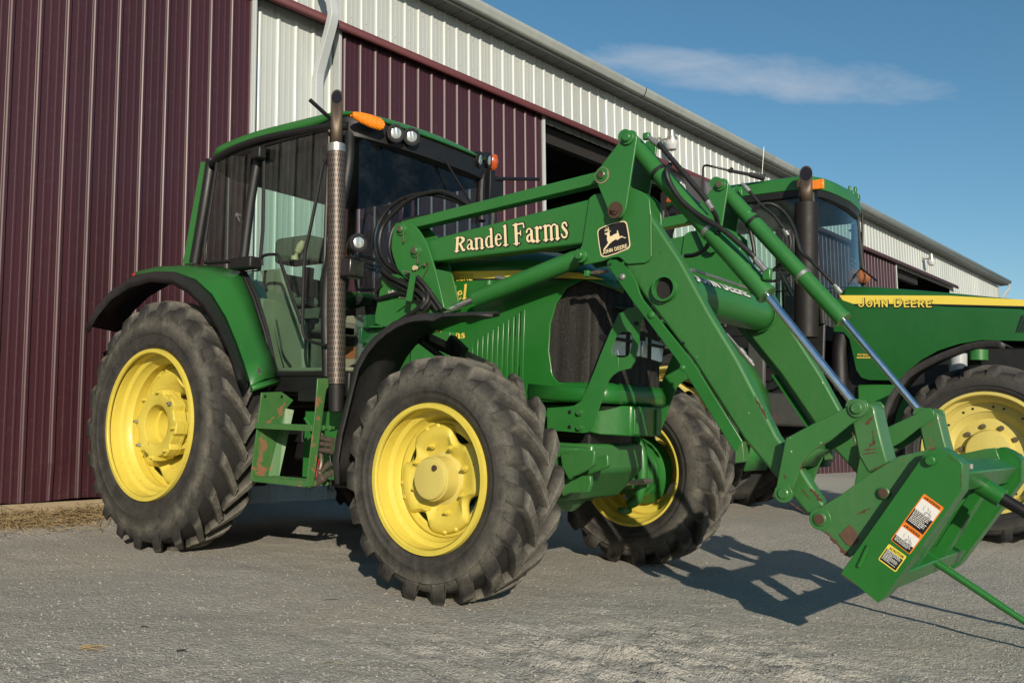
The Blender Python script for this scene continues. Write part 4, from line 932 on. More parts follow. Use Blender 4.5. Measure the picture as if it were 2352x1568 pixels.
mb = MB(); cc_ = Vector((.88,0,2.10)); ud = Vector((.45,0,.9)).normalized(); mb.tube([cc_+Vector((0,1,0))*.21*math.cos(a)+ud.cross(Vector((0,1,0)))*.21*math.sin(a) for a in [2*math.pi*k/24 for k in range(25)]], .014, 8); mb.tube([cc_+Vector((0,.2,0)), cc_-Vector((0,.2,0))], .012, 6); mb.build('steering_wheel', cabm, body)
mb = MB(); mb.tube(spline([PY(B3(280,540),-.6),PY(B3(300,640),-.6),PY(B3(320,740),-.6),PY(B3(370,820),-.6)],4), .006, 6); mb.box(PY(B3(470,320),-.55), (.05,.06,.22)); mb.build('door_cord', cabm, body)
mb = MB(); mb.prism(XZ([B3(185,245),B3(312,232),B3(345,400),B3(440,560),B3(450,850),B3(330,840),B3(290,700),B3(250,520)], -.55), -.56, -.50); mb.build('side_console', M['beige'], body, bevel=.02, seg=3)
# ---- fenders
def XYZ(pts, y): return [PY(p, y) for p in pts]
r0 = XYZ([A1(300,92),A1(400,62),A1(560,52),A1(700,57),A1(825,88),A1(885,230),A1(935,380),A1(980,500),A1(1008,600)], -.80)
r1 = XYZ([A1(300,100),A1(400,82),A1(500,85),A1(600,122),A1(680,195),A1(750,310),A1(800,430),A1(838,535),A1(870,640)], -1.10)
rm = [a.lerp(b, .5)+Vector((0,0,.012)) for a, b in zip(r0, r1)]
mb = MB(); mb.loft([r0, rm, r1, [p+Vector((0,.0,-.035)) for p in r1]]); fen = mb.build('rear_fender', M['green'], TR, solid=.008, angle=60)
mb = MB(); e0, e1 = r0[-1], r1[-1]; mb.loft([[e0, e1],[e0+Vector((.03,0,-.03)), e1+Vector((.03,0,-.03))],[e0+Vector((.0,0,-.06)), e1+Vector((0,0,-.05))]]); mb.build('fender_end', M['green'], fen, solid=.01)
k1 = XYZ([A1(62,350),A1(120,245),A1(200,165),A1(300,103),A1(400,84),A1(500,87),A1(600,124),A1(680,197),A1(750,312),A1(800,432),A1(838,537),A1(868,630)], -1.095)
k2 = XYZ([A1(55,372),A1(100,290),A1(170,205),A1(260,145),A1(370,112),A1(480,123),A1(560,167),A1(640,243),A1(710,352),A1(762,462),A1(795,565),A1(812,612)], -1.34)
k2b = [p+(Vector((0,-1.34,.865))-p).normalized()*.035+Vector((0,.012,0)) for p in k2]
mb = MB(); mb.loft([k1, [a.lerp(b,.55)+(a-Vector((0,a.y,.865))).normalized()*.012 for a, b in zip(k1,k2)], k2, k2b]); mb.build('fender_flare', M['fender'], fen, solid=.010, angle=60)
# inner arch (seen dark above the tyre) and mirrored fender on the far side
kin = [Vector((p.x, -.80, p.z-.03)) for p in k1[:6]]; mb = MB(); mb.loft([kin, k1[:6]]); mb.build('wheel_arch', M['plastic'], fen, solid=.006)
mb = MB(); c = PY(A1(300,92),-.95); mb.box(c+Vector((.01,.02,-.02)), (.05,.08,.035)); mb.build('tail_lamp', M['red'], fen, bevel=.01)
def mir(rows): return [[Vector((p.x,-p.y,p.z)) for p in r] for r in rows]
mb = MB(); mb.loft(mir([r0, rm, r1])); fen2 = mb.build('rear_fender', M['green'], TR, solid=.008, angle=60); mb = MB(); mb.loft(mir([k1, k2, k2b])); mb.build('fender_flare', M['fender'], fen2, solid=.01)
fo = [E4(150,1500),E4(200,1280),E4(300,1090),E4(400,960),E4(520,855),E4(640,762),E4(760,715),E4(860,690),E4(1000,662),E4(1190,662),E4(1400,655),E4(1600,655),E4(1770,662)]
fo = [B3(628,1520),B3(618,1380),B3(640,1230)]+fo
f0 = XYZ(fo, -1.22)
fd = [B3(650,1522),B3(645,1380),B3(668,1225),E4(190,1500),E4(245,1290),E4(345,1110),E4(450,985),E4(560,890),E4(680,812),E4(780,768),E4(870,745),E4(1000,735),E4(1090,742),E4(1190,685),E4(1560,672),E4(1760,690)]
f1 = XYZ(fd, -1.27)
nf = len(f0); fi = [Vector((p.x-.0*i, -.86-.30*max(0, (i-(nf-5))/4)**1.3, p.z)) for i, p in enumerate(f0)]
mb = MB(); mb.loft([f1, f0, [a.lerp(b,.5)+Vector((0,0,.012)) for a,b in zip(f0,fi)], fi]); ff = mb.build('front_fender', M['fender'], TR, solid=.010, angle=60)
mb = MB(); mb.loft(mir([f1, f0, fi])); mb.build('front_fender', M['fender'], TR, solid=.010, angle=60)
mb = MB(); mb.bar(PY(E4(1290,960),-.75), PY(E4(1440,1110),-.75), .05, .06); mb.bar((2.25,-.95,1.44),(2.3,-.40,1.30),.05,.05); mb.tube([(2.2,-.4,1.2),(2.25,-1.0,1.42)], .02, 8); mb.build('fender_bracket', M['blackpaint'], ff)
# ---- exhaust
ya = -.93; p0, p1, p2 = PY((772,945),ya), PY((773,334),ya), PY((774,222),ya)
EX = MB(); EX.tube([p0, p0.lerp(p1,.985)], .047, 24); ex = EX.build('exhaust_stack', M['soot'], TR)
q0 = p0.lerp(p1, .10); ln = (p1-q0).length; mb = MB(); mb.lathe([(0,.058),(ln,.058)], (0,0,0), 40, 'z'); sh = mb.build('heat_shield', M['perf'], ex); sh.location = q0; sh.rotation_euler = (p1-q0).to_track_quat('Z','Y').to_euler()
mb = MB(); mb.tube([p1-(p1-q0).normalized()*.05, p1+(p1-q0).normalized()*.002], .0595, 40); mb.build('shield_band', M['steel'], ex)
mb = MB(); fr = mb.ring_frames([p1-Vector((0,0,.05)), p2]); rows = []; tc_ = Vector((CAM.x-p2.x, CAM.y-p2.y, 0)).normalized()
for i, (p,u,w) in enumerate(fr):
    row = []
    for k in range(24):
        o_ = (u*math.cos(2*math.pi*k/24)+w*math.sin(2*math.pi*k/24))*.035; q = p+o_
        if i == 1: q = q+Vector((0,0,-o_.dot(tc_)*1.75))
        row.append(q)
    rows.append(row)
mb.loft(rows, True); mb.build('tail_pipe', M['exhaust'], ex, solid=.003)
mb = MB(); cen = sum(rows[1], Vector())/24; mb.add([cen+(q-cen)*.90-Vector((0,0,.008)) for q in rows[1]], [tuple(range(24))]); mb.build('pipe_bore', M['blackdecal'], ex, smooth=False)
mb = MB(); 
for d_ in (-.02, .02): mb.box(p0.lerp(p1,.3)+Vector((0,.09,0)), (.03,.10,.04))
mb.build('stack_bracket', M['blackpaint'], ex)
# lamps beside the stack, mirror arms
c = PY((824,557),-.98); lamp(TR, c, (1,-.35,-.02), .058, .11, 'side_work_lamp')
c = PY(B3(735,235),-.90); mb = MB(); mb.box(c, (.10,.13,.12)); mb.box(c+Vector((.0,.0,.08)), (.04,.04,.05)); tl_ = mb.build('indicator_lamp', M['plastic_shiny'], TR, bevel=.012)
mb = MB(); mb.tube([c+Vector((-.02,.02,.06)), PY(B3(700,150),-.9), PY((800,560),-.95)], .012, 8); mb.build('lamp_bracket', M['rustbolt'], tl_)
mb = MB(); mb.bar(PY((711,229),-1.06), PY((758,272),-.92), .02, .022); mb.build('mirror_arm', M['blackpaint'], TR, bevel=.003)
mb = MB(); a = PX(H2(150,1150), 1.38); mb.box(a+Vector((0,.03,0)), (.05,.15,.17)); mb.box(a+Vector((.03,-.07,-.01)), (.05,.06,.24)); b = PX(H2(180,1020),1.40); e = PX(H2(880,1030),1.46); mb.bar(b, e, .02, .035); mb.build('mirror_bracket', M['blackpaint'], TR, bevel=.004)
# ---- ladder on the near side
xr = PY(B3(130,1490),-1.10).x; xfr = PY(B3(470,1535),-1.10).x
LAD = MB(); pl = [PX(p, xr) for p in (B3(190,975),B3(310,970),B3(382,1020),B3(338,1072),B3(362,1080),B3(275,1482),B3(125,1495),B3(185,1030))]
LAD.prismx([(p.y,p.z) for p in pl], xr-.006, xr+.004); fl_ = [PX(p, xr) for p in (B3(335,1070),B3(365,1080),B3(275,1485),B3(228,1485))]
ladder = LAD.build('step_ladder', M['green_step'], TR, bevel=.002)
mb = MB(); mb.add([fl_[0], fl_[1]+Vector((.035,0,0)), fl_[2]+Vector((.035,0,0)), fl_[3]], [(0,1,2,3)]); mb.build('ladder_flange', M['green_step'], ladder, solid=.006, smooth=False)
fp = [PX(p, xfr) for p in (B3(525,890),B3(590,890),B3(590,940),B3(575,960),B3(500,1535),B3(458,1535),B3(512,1080))]
mb = MB(); mb.prismx([(p.y,p.z) for p in fp], xfr-.004, xfr+.006); mb.build('ladder_side', M['green_step'], ladder, bevel=.002)
for (pa, pb) in ((B3(190,1183),B3(502,1180)), (B3(125,1503),B3(462,1510))):
    a, b = PY(pa,-1.10), PY(pb,-1.10); zc = (a.z+b.z)/2; mb = MB(); mb.box(((xr+xfr)/2,-1.085,zc),(xfr-xr,.02,.036))
    for k in range(3): mb.box(((xr+xfr)/2,-1.04+.05*k,zc+.004),(xfr-xr,.012,.03))
    for k in range(12): mb.box((xr+(xfr-xr)*(k+.5)/12,-.99,zc+.006),(.012,.2,.02))
    mb.build('step', M['green_step'], ladder, bevel=.002)
mb = MB(); 
for p in (B3(213,998),B3(312,1000)): q = PX(p, xr+.005); mb.tube([q, q+Vector((.002,0,0))], .010, 10)
mb.build('ladder_holes', M['blackdecal'], ladder)
mb = MB(); mb.box((xr+.25,-.83,PY(B3(440,990),-.83).z),(.26,.05,.085)); mb.build('step_vent', M['plastic'], body, bevel=.008)
# hydraulic couplers and wires hanging by the ladder
mb = MB()
for i, (a, b) in enumerate(((B3(545,1245),B3(620,1262)),(B3(545,1280),B3(615,1290)),(B3(530,1315),B3(612,1325)))): mb.tube([PY(a,-.98), PY(b,-.98)], [.015,.019], 12)
for a, b in ((B3(500,1500),B3(600,1400)),(B3(520,1520),B3(612,1450)),(B3(495,1535),B3(560,1470))):
    A_, B_ = PY(a,-1.0), PY(b,-1.0); mb.tube([A_.lerp(B_,f) for f in (0,.2,.22,.5,.52,.8,.82,1)], [.017,.017,.022,.022,.016,.016,.021,.021], 12)
mb.tube(spline([PY(B3(560,1180),-.95),PY(B3(545,1290),-.95),PY(B3(550,1400),-.98),PY(B3(520,1480),-1.0)],4), .014, 10)
mb.build('hydraulic_couplers', M['bolt'], TR)
mb = MB(); mb.tube(spline([PY(B3(538,1370),-1.02),PY(B3(525,1430),-1.02),PY(B3(520,1480),-1.02)],4), .003, 6); mb.build('red_wire', M['redhose'], TR)
mb = MB(); mb.tube(spline([PY(B3(600,1460),-1.02),PY(B3(606,1500),-1.02),PY(B3(602,1545),-1.02)],4), .002, 6); mb.tube(spline([PY(B3(600,1350),-1.02),PY(B3(606,1400),-1.02),PY(B3(600,1440),-1.02)],4), .003, 6); mb.build('loose_cable', M['hose'], TR)
mb = MB(); mb.prism([(.95,.55),(1.45,.55),(1.45,1.0),(.95,1.0)], -.72, -.68); mb.tube([(1.0,-.76,.95),(1.4,-.78,.6)], .014, 8); mb.tube([(1.02,-.74,.9),(1.45,-.78,.66)], .014, 8); mb.build('side_tank', M['green'], TR, bevel=.01)
mb = MB(); mb.box(PY(E4(180,1110),-.62), (.10,.02,.08)); mb.build('battery_cover', simple('brown_label_panel', (.18,.08,.03), .6), TR)
# ------------------------------------------------------------------ the loader on the near tractor
LD = empty('front_loader', 'raised green front loader arms with farm lettering mounted on the near tractor', 'loader')
def my(v, s): return Vector((v.x, v.y*-s if s > 0 else v.y, v.z))
def plate(name, pts, y0, y1, mat, parent, s=-1, bevel=.004, yt=None, **kw):
    mb = MB(); q = XZ(pts, yt if yt is not None else y0)
    if s > 0: y0, y1 = -y0, -y1
    mb.prism(q, y0, y1); return mb.build(name, mat, parent, bevel=bevel, **kw)
def V(p, y, s=-1): v = PY(p, -abs(y)); return Vector((v.x, s*abs(y), v.z))
def pin(parent, p, s, r=.024, mat='bolt', y=.665, out=.028, name='pin', collar=True):
    if mat in ('bolt','rustbolt'):
        o = pin(parent, p, s, r*1.05, 'green_worn', y, out*.7, name, collar); c = V(p, y, s); mb = MB(); mb.tube([c, c+Vector((0,s*out,0))], r*.8, 18); mb.build('pin_end', M[mat], o, bevel=.002); return o
   
    c = V(p, y, s); mb = MB(); d = Vector((0, s, 0))
    if collar: mb.tube([c-d*.02, c+d*out*.5, c+d*out*.55], [r*1.6, r*1.6, r*1.35], 24)
    mb.tube([c, c+d*out], r, 20); mb.tube([c+d*out, c+d*(out+.004)], [r, r*.8], 20)
    return mb.build(name, M[mat] if isinstance(mat, str) else mat, parent, bevel=.002)
def cylpts(a, b, ts): return [a.lerp(b, t_) for t_ in ts]
mast_pts = [B4(415,410),B4(470,404),B4(560,408),B4(600,438),B4(645,490),B4(700,580),B4(745,700),B4(772,790),B4(800,880),B4(835,1020),B4(880,1228),B4(760,1110),B4(620,1010),B4(500,930),B4(430,850),B4(392,740),B4(372,650),B4(380,540),B4(395,470)]
mount_pts = [B4(290,900),B4(500,900),B4(760,1100),B4(880,1230),B4(800,1320),B4(420,1420),B4(300,1400),B4(215,1372),B4(216,1290),B4(262,1050)]
for s in (-1, 1):
    side = 'near' if s < 0 else 'far'
    # mast and mount
    mast = plate('loader_mast', mast_pts, -.655, -.640, M['green'], LD, s)
    plate('mast_plate', mast_pts, -.500, -.487, M['green'], mast, s, yt=-.655)
    xw = PY(E4(1130,170), -.64).x
    wq = [PX(p, xw+.01) for p in (E4(1112,162),E4(1235,155),E4(1320,470),E4(1300,600),E4(1215,640))]
    mb = MB(); a_ = [( -abs(q.y) if s < 0 else abs(q.y), q.z) for q in wq]; zt_, zb_ = wq[0].z, wq[-1].z
    tb = [(s*.66, wq[0].z, PY(E4(1110,160),-.65).x+.004), (s*.53, wq[1].z, PY(E4(1110,160),-.65).x+.004)]
    x_t, x_b = PY(E4(1112,162),-.65).x, PY(E4(1215,640),-.65).x
    mb.add([(x_t+.006,s*.640,wq[0].z),(x_t+.006,s*.50,wq[0].z),(x_b+.006,s*.50,wq[-1].z),(x_b+.006,s*.640,wq[-1].z)], [(0,1,2,3)]); mb.build('mast_web', M['green_worn'], mast, solid=.012, smooth=False)
    plate('mount_plate', mount_pts, -.638, -.615, M['green'], mast, s)
    mb = MB(); c = V(E4(420,860), .60, s); mb.box(c+Vector((0,-s*.03,.02)), (.24,.14,.012)); mb.box(c+Vector((-.08,-s*.03,-.03)), (.02,.14,.11)); mb.box(c+Vector((.05,-s*.2,-.0)), (.34,.36,.22)); mb.box((1.85,s*.40,1.28),(.34,.16,.5)); mb.build('frame_bracket', M['green'], mast, bevel=.01)
    # boom: rear beam, elbow plate, front beam
    boom = plate('boom', [(950,559),(1352,457),(1420,450),(1420,560),(1337,560),(1001,601),(940,600)], -.625, -.525, M['green'], LD, s, bevel=.014, seg=3)
    eb = [E5(413,25),E5(500,-40),A5(600,445),A5(672,475),A5(722,520),E5(1488,300),E5(1490,1040),E5(1450,1110),E5(1390,1150),E5(1100,1175),E5(1040,1155),E5(985,1090),E5(930,1052),E5(830,1060),E5(620,1130),E5(330,1190),E5(240,1100),E5(225,960),E5(290,835)]
    plate('elbow_plate', eb, -.640, -.626, M['green'], boom, s); plate('elbow_plate', eb, -.524, -.510, M['green'], boom, s, yt=-.640)
    fb = [A5(690,560)]+[(x-11, y) for x, y in (A5(742,595),A5(945,900),A5(1120,1220),(1707,828),(1752,915),(1795,1000))]+[(1838,1072),(1883,1142),(1905,1178),(1900,1205),(1876,1203),A6(835,850),A6(650,628),A6(480,430),A6(205,0),A5(680,1110),A5(560,925),A5(560,700)]
    plate('front_beam', fb, -.625, -.550, M['green_worn'], boom, s, bevel=.016, seg=3)
    mb = MB(); mb.tube([V(E5(1488,310), .641, s), V(E5(1492,1040), .641, s)], .0035, 6); mb.build('weld_bead', M['green'], boom)
    # link rod and bellcrank
    mb = MB(); a, b = V((930,522), .575, s), V((1385,410), .575, s); mb.bar(a, b, .078, .068); lk = mb.build('link_rod', M['green'], LD, bevel=.006)
    c0 = PY(A5(592,145), -.70); rT = .048
    bc = [A5(566,128),A5(575,108),A5(592,96),A5(610,94),A5(630,102),A5(641,120),A5(643,150),A5(612,350),A5(578,568),A5(570,600),A5(548,630),A5(515,640),A5(485,628),A5(470,600),A5(405,440),A5(392,410),A5(388,375),A5(395,352)]
    bell = plate('bellcrank', bc, -.690, -.676, M['green'], LD, s); plate('bellcrank_plate', bc, -.476, -.462, M['green'], bell, s, yt=-.690)
    pin(bell, A5(592,145), s, .024, 'green', .690); pin(bell, A5(430,372), s, .024, 'rustbolt', .690, .02)
    mb = MB(); c = V(A5(430,375), .6915, s); mb.tube([c, c+Vector((0,s*.002,0))], .046, 20); mb.build('grease_stain', simple('dusty_grease', (.24,.20,.12), .8, var=.6, scale=50), bell)
    mb = MB(); c = V(A5(512,590), .690, s); mb.tube([c, c+Vector((0,s*.006,0))], .046, 28); mb.tube([c, c+Vector((0,s*.016,0))], .026, 6); mb.tube([c, c+Vector((0,s*.03,0))], .012, 10); mb.build('pivot_bolt', M['rustbolt'], bell)
    pin(mast, (923,527), s, .024, 'bolt', .655); pin(mast, (956,576), s, .026, 'bolt', .655)
    for p in ((923,527),(956,576)):
        mb = MB(); c = V((p[0]+4,p[1]+3), .675, s); mb.tube([c, c+Vector((0,s*.0,-.075))], .004, 6); mb.tube([c+Vector((0,0,-.045)), c+Vector((.012,0,-.07))], .003, 6); mb.build('cotter', M['rustbolt'], mast)
    if s > 0:
        for p_, yp, yi, par_, mt_ in ((A5(592,145),.690,.462,bell,'green_worn'),(A5(430,372),.690,.462,bell,'green_worn'),((923,527),.655,.487,mast,'green_worn'),((956,576),.655,.487,mast,'green_worn')):
            c = V(p_, yp, s); c.y = yi; d = Vector((0,-1,0)); mb = MB(); mb.tube([c+d*-.02, c+d*.014, c+d*.015], [.038,.038,.033], 22); mb.tube([c, c+d*.028], .024, 18); o_ = mb.build('pin', M[mt_], par_, bevel=.002)
            mb = MB(); mb.tube([c+d*.028, c+d*.031], .018, 16); mb.build('pin_end', M['bolt'], o_)
    # bucket cylinder
    a, b = V((1443,318), .575, s), V((1968,935), .575, s); e = V((1760,676), .575, s)
    ax_ = (e-a).normalized(); mb = MB(); mb.tube([a+ax_*.035, a+ax_*.06, e-ax_*.0], [.044,.049,.049], 32); mb.tube([a-Vector((0,.045,0)), a+Vector((0,.045,0))], .04, 20)
    bcyl = mb.build('bucket_cylinder', M['green'], LD)
    mb = MB(); mb.tube([e-ax_*.012, e+ax_*.008], .053, 32); mb.build('gland', M['green_worn'], bcyl)
    mb = MB(); mb.tube([e, b], .0195, 20); mb.build('chrome_rod', M['chrome'], bcyl)
    mb = MB(); mb.tube([b-Vector((0,.05,0)), b+Vector((0,.05,0))], .036, 20); mb.build('rod_eye', M['green_rusty'], bcyl)
    # lift cylinder
    a, b = V((1338.5,589), .575, s), V((1094,686), .575, s); r_ = V((1029,710), .575, s); d_ = (b-a).normalized()
    mb = MB(); mb.tube([a+d_*.02, a+d_*.05, b-d_*.0], [.045,.052,.052], 28); mb.tube([a-Vector((0,.045,0)), a+Vector((0,.045,0))], .036, 20); mb.tube([b-d_*.10+Vector((0,0,.04)), b-d_*.10+Vector((0,0,.080))], .022, 12); lc = mb.build('lift_cylinder', M['green'], LD)
    mb = MB(); mb.tube([b, r_+d_*.2], .022, 16); mb.build('lift_rod', M['steel'] if s > 0 else M['chrome'], lc)
    pin(boom, (1338.5,589), s, .024, 'green', .642, .05)
    mb = MB(); q = V(E5(385,1340), .60, s); mb.box(q, (.03,.03,.035)); mb.tube([q, V(E5(480,1325), .60, s)], .009, 8); mb.build('elbow_fitting', M['green'], lc, bevel=.004)
    mb = MB(); A_, B_ = V(E5(470,1330), .60, s), V(E5(740,1300), .60, s); mb.tube([A_, A_.lerp(B_,.25), A_.lerp(B_,.27), A_.lerp(B_,.5), A_.lerp(B_,.52), B_], [.012,.012,.015,.015,.010,.010], 10); mb.build('hose_coupling', M['bolt'], lc)
    if s < 0:
        mb = MB(); A_, B_ = V(E4(1800,262), .58, s), V(E4(1930,282), .58, s); mb.tube([A_, A_.lerp(B_,.4), A_.lerp(B_,.42), B_], [.011,.011,.014,.012], 10); mb.build('port_fitting', M['steel'], lc)
    # parking stand strapped under the boom
    stp = [A5(458,925),A5(462,905),A5(480,893),A5(515,895),A5(550,918),A5(598,960),A5(640,1030),A5(662,1100),A5(682,1140),A6(200,0),A6(475,440),A6(437,505),A6(120,0),A5(622,1158)]
    st_ = plate('parking_stand', stp, -.662, -.648, M['green_clean'], LD, s, bevel=.003)
    mb = MB(); q0, q1 = V(A6(120,0), .655, s), V(A6(437,505), .655, s); mb.loft([[q0, q1],[q0-Vector((0,s*.07,0)), q1-Vector((0,s*.07,0))]]); mb.build('stand_channel', M['green_clean'], st_, solid=.006, smooth=False)
    mb = MB(); q0 = V(A6(455,500), .662, s); mb.prism([(p.x,p.z) for p in (PY(A6(475,440),-.66),PY(A6(483,500),-.66),PY(A6(487,552),-.66),PY(A6(435,560),-.66),PY(A6(437,500),-.66))], s*.662, s*.60); mb.build('stand_foot', M['green_step'], st_, bevel=.003)
    for p, r in ((A5(555,1000),.015),(A5(735,1235),.016),(A6(150,38),.013)):
        mb = MB(); c = V(p, .663, s); mb.tube([c, c+Vector((0,s*.008,0)), c+Vector((0,s*.013,0))], [r*1.3,r*1.1,r*.5], 14); mb.build('stand_bolt', M['steel'] if p == A5(555,1000) else M['green'], st_)
    mb = MB()
    for p in (A5(932,1410),A5(478,925)): c = V(p, .6256 if p != A5(478,925) else .6625, s); mb.tube([c, c+Vector((0,s*.0012,0))], .009, 12)
    mb.build('bolt_hole', M['blackdecal'], boom)
    # ring opening of the torque tube
    c = V(A5(825,1075), .626, s); mb = MB(); mb.lathe([(0,.057),(s*.034,.058),(s*.034,.068),(s*.0,.069)], c, 40); rg = mb.build('tube_ring', M['green'], boom)
    mb = MB(); mb.tube([c-Vector((0,s*.002,0)), c+Vector((0,s*.0015,0))], .057, 32); mb.build('tube_bore', M['darkint'], rg)
    # linkage at the tool end
    arm = [A6(1100,214),A6(1140,212),A6(1163,235),A6(1165,265),A6(1145,298),A6(1060,352),A6(960,434),A6(872,488),A6(822,528),A6(795,580),A6(770,650),A6(738,735),A6(715,765),A6(690,768),A6(660,745),A6(655,715),A6(685,560),A6(712,424),A6(850,350),A6(1048,252),A6(1072,225)]
    la = plate('bucket_link', arm, -.705, -.690, M['green_worn'], LD, s); plate('bucket_link_plate', arm, -.470, -.455, M['green_worn'], la, s, yt=-.705)
    mb = MB(); q = [V(p, .69, s) for p in (A6(872,488),A6(822,528),A6(795,580))]; mb.loft([q, [p-Vector((0,s*.22,0)) for p in q]]); mb.build('link_brace', M['green_rusty'], la, solid=.008)
    gl2 = [A6(1072,330),A6(1105,250),A6(1160,232),A6(1198,250),A6(1205,290),A6(1235,420),A6(1272,560),A6(1165,618),A6(1108,520),A6(1092,430)]
    gd = plate('guide_link', gl2, -.655, -.500, M['green_rusty'], LD, s, bevel=.010)
    pin(la, A6(1105,260), s, .026, 'green_rusty', .705, .02); pin(la, A6(700,725), s, .026, 'rustbolt', .705, .012)
    car = [A6(850,852),A6(862,822),A6(890,806),A6(1000,742),A6(1170,620),A6(1335,520),A6(1490,486),A6(1560,478),A6(1590,560),A6(1300,900),A6(1060,1078),A6(950,960),A6(872,905)]
    cp = plate('tool_carrier', car, -.682, -.668, M['green_rusty'], LD, s, bevel=.003); plate('carrier_plate', car, -.500, -.487, M['green_worn'], cp, s, yt=-.682)
    pin(cp, A6(902,865), s, .030, 'rustbolt', .682, .016); pin(cp, A6(1252,722), s, .026, 'rustbolt', .682, .020, collar=False)
    mb = MB(); mb.prism(XZ([A6(1005,950),A6(1060,897),A6(1105,940),A6(1110,990),A6(1075,1012),A6(1045,1005)], -.686), s*.686, s*.6835); mb.build('carrier_notch', simple('bare_rust', (.10,.055,.035), .85, var=.4, scale=30), cp)
# torque tube with lettering, steel line
TB = MB(); cxz = (3.655, 1.687); TB.tube([(cxz[0],-.52,cxz[1]),(cxz[0],.52,cxz[1])], .105, 48); tt_ = TB.build('torque_tube', M['green'], LD)
mb = MB(); 
for s in (-1, 1): mb.lathe([(0,.105),(-s*.014,.116),(0,.118)], (cxz[0], s*.522, cxz[1]), 40)
mb.build('tube_weld', M['green'], tt_)
mb = MB(); mb.tube(spline([(3.72,-.52,1.80),(3.70,-.40,1.812),(3.69,.1,1.815),(3.70,.28,1.806),(3.66,.42,1.80),(3.60,.50,1.78)],5), .009, 8); mb.build('hydraulic_line', M['steel'], tt_)
segs, W_ = layout('JOHN DEERE', SANS, width=.15, track=.0)
ya_, yb_ = PX(E1(470,1380), 3.74).y+.05, PX(E1(1095,1545), 3.74).y
print('tube text', ya_, yb_)
def tubemap(r):
    def f(u, v): a = R(34)+(v/.72)*R(33); return Vector((cxz[0]+r*math.cos(a), ya_+(yb_-ya_)*u/W_, cxz[1]+r*math.sin(a)))
    return f
flat('lettering', field(segs, 0, .03), tubemap(.1085), M['whitedecal'], tt_); flat('lettering_outline', field(segs, .045, .03), tubemap(.1070), M['blackdecal'], tt_)
# farm name on the near boom
boomN = [o for o in LD.children if o.name.startswith('boom')][0]; mastN = [o for o in LD.children if o.name.startswith('loader_mast')][0]
segs, W_ = layout('Randel Farms', SER, bold=.92)
mpp = mapper(B8(748,408), B8(1748,283), B8(742,233), W_, .74, -.626)
def grow(off):
    def f(u, v): k = .66+.42*min(1, max(0, u/W_))**.8; return mpp(u+ (.10*v if u < .7 else .0), v*k)+Vector((0, off, 0))
    return f
flat('lettering', field(segs, 0, .018), grow(-.0026), M['cream'], boomN)
flat('lettering_outline', field([(a+.025,b-.015,c+.025,d-.015,w) for a,b,c,d,w in segs]+segs, .034, .02), grow(-.0010), M['blackdecal'], boomN)
# leaping deer emblem
em = [E5(560,640),E5(562,600),E5(585,562),E5(640,530),E5(800,468),E5(985,425),E5(1030,424),E5(1060,440),E5(1080,475),E5(1110,640),E5(1135,830),E5(1128,872),E5(1095,912),E5(900,990),E5(730,1045),E5(670,1052),E5(635,1040),E5(615,1010),E5(585,840)]
cx_ = sum(p[0] for p in em)/len(em); cy_ = sum(p[1] for p in em)/len(em); inn = [(cx_+(x-cx_)*.935, cy_+(y-cy_)*.94) for x,y in em]
mb = MB(); q = XZ(em, -.641); mb.add([(x,-.6415,z) for x,z in q], [tuple(range(len(q)))]); emb = mb.build('emblem', M['cream'], boomN, smooth=False)
mb = MB(); q = XZ(inn, -.641); mb.add([(x,-.6425,z) for x,z in q], [tuple(range(len(q)))]); mb.build('emblem_field', M['blackdecal'], emb, smooth=False)
deer = [(688,652),(694,641),(725,632),(742,618),(756,605),(770,600),(797,590),(793,604),(774,614),(776,650),(780,692),(800,690),(850,660),(905,636),(903,600),(910,580),(923,600),(929,632),(942,662),(947,697),(975,686),(992,685),(1022,708),(1058,711),(1062,722),(1035,725),(1000,708),(966,716),(940,738),(915,756),(895,752),(888,742),(850,762),(805,795),(768,832),(738,872),(700,915),(684,930),(664,926),(690,888),(728,838),(752,802),(736,772),(728,730),(734,692),(726,662),(704,662)]
mb = MB(); q = XZ([E5(*p) for p in deer], -.641); mb.add([(x,-.6435,z) for x,z in q], [tuple(range(len(q)))])
mb.build('emblem_deer', M['cream'], emb, smooth=False)
def e5seg(lst, w): return [(a[0],-a[1],b[0],-b[1],w/2) for pl in lst for a, b in zip(pl[:-1], pl[1:])]
ant = e5seg([[(760,605),(763,570),(755,545),(744,528)],[(762,575),(742,568),(722,562),(708,550)],[(758,585),(735,578),(712,580),(692,576)],[(756,600),(725,592),(686,606)]], 9)
flat('emblem_antlers', [[(x*10,y*10) for x,y in p] for p in field([tuple(v/10 for v in s_) for s_ in ant], 0, .25)], lambda u, v: Vector((PY(E5(u, -v), -.641).x, -.6435, PY(E5(u, -v), -.641).z)), M['cream'], emb)
put('emblem_lettering', 'JOHN DEERE', SANS, E5(655,1006), E5(1092,886), E5(645,945), .72, -.6405, emb, M['cream'], width=.13)
put('lettering', 'Self-L', SER if 0 else {**SER, 'S': SER['S']}, E4(592,452), E4(700,432), E4(590,418), .72, -.6385, mastN, M['whitedecal'], M['blackdecal'], .05, bold=1.1)
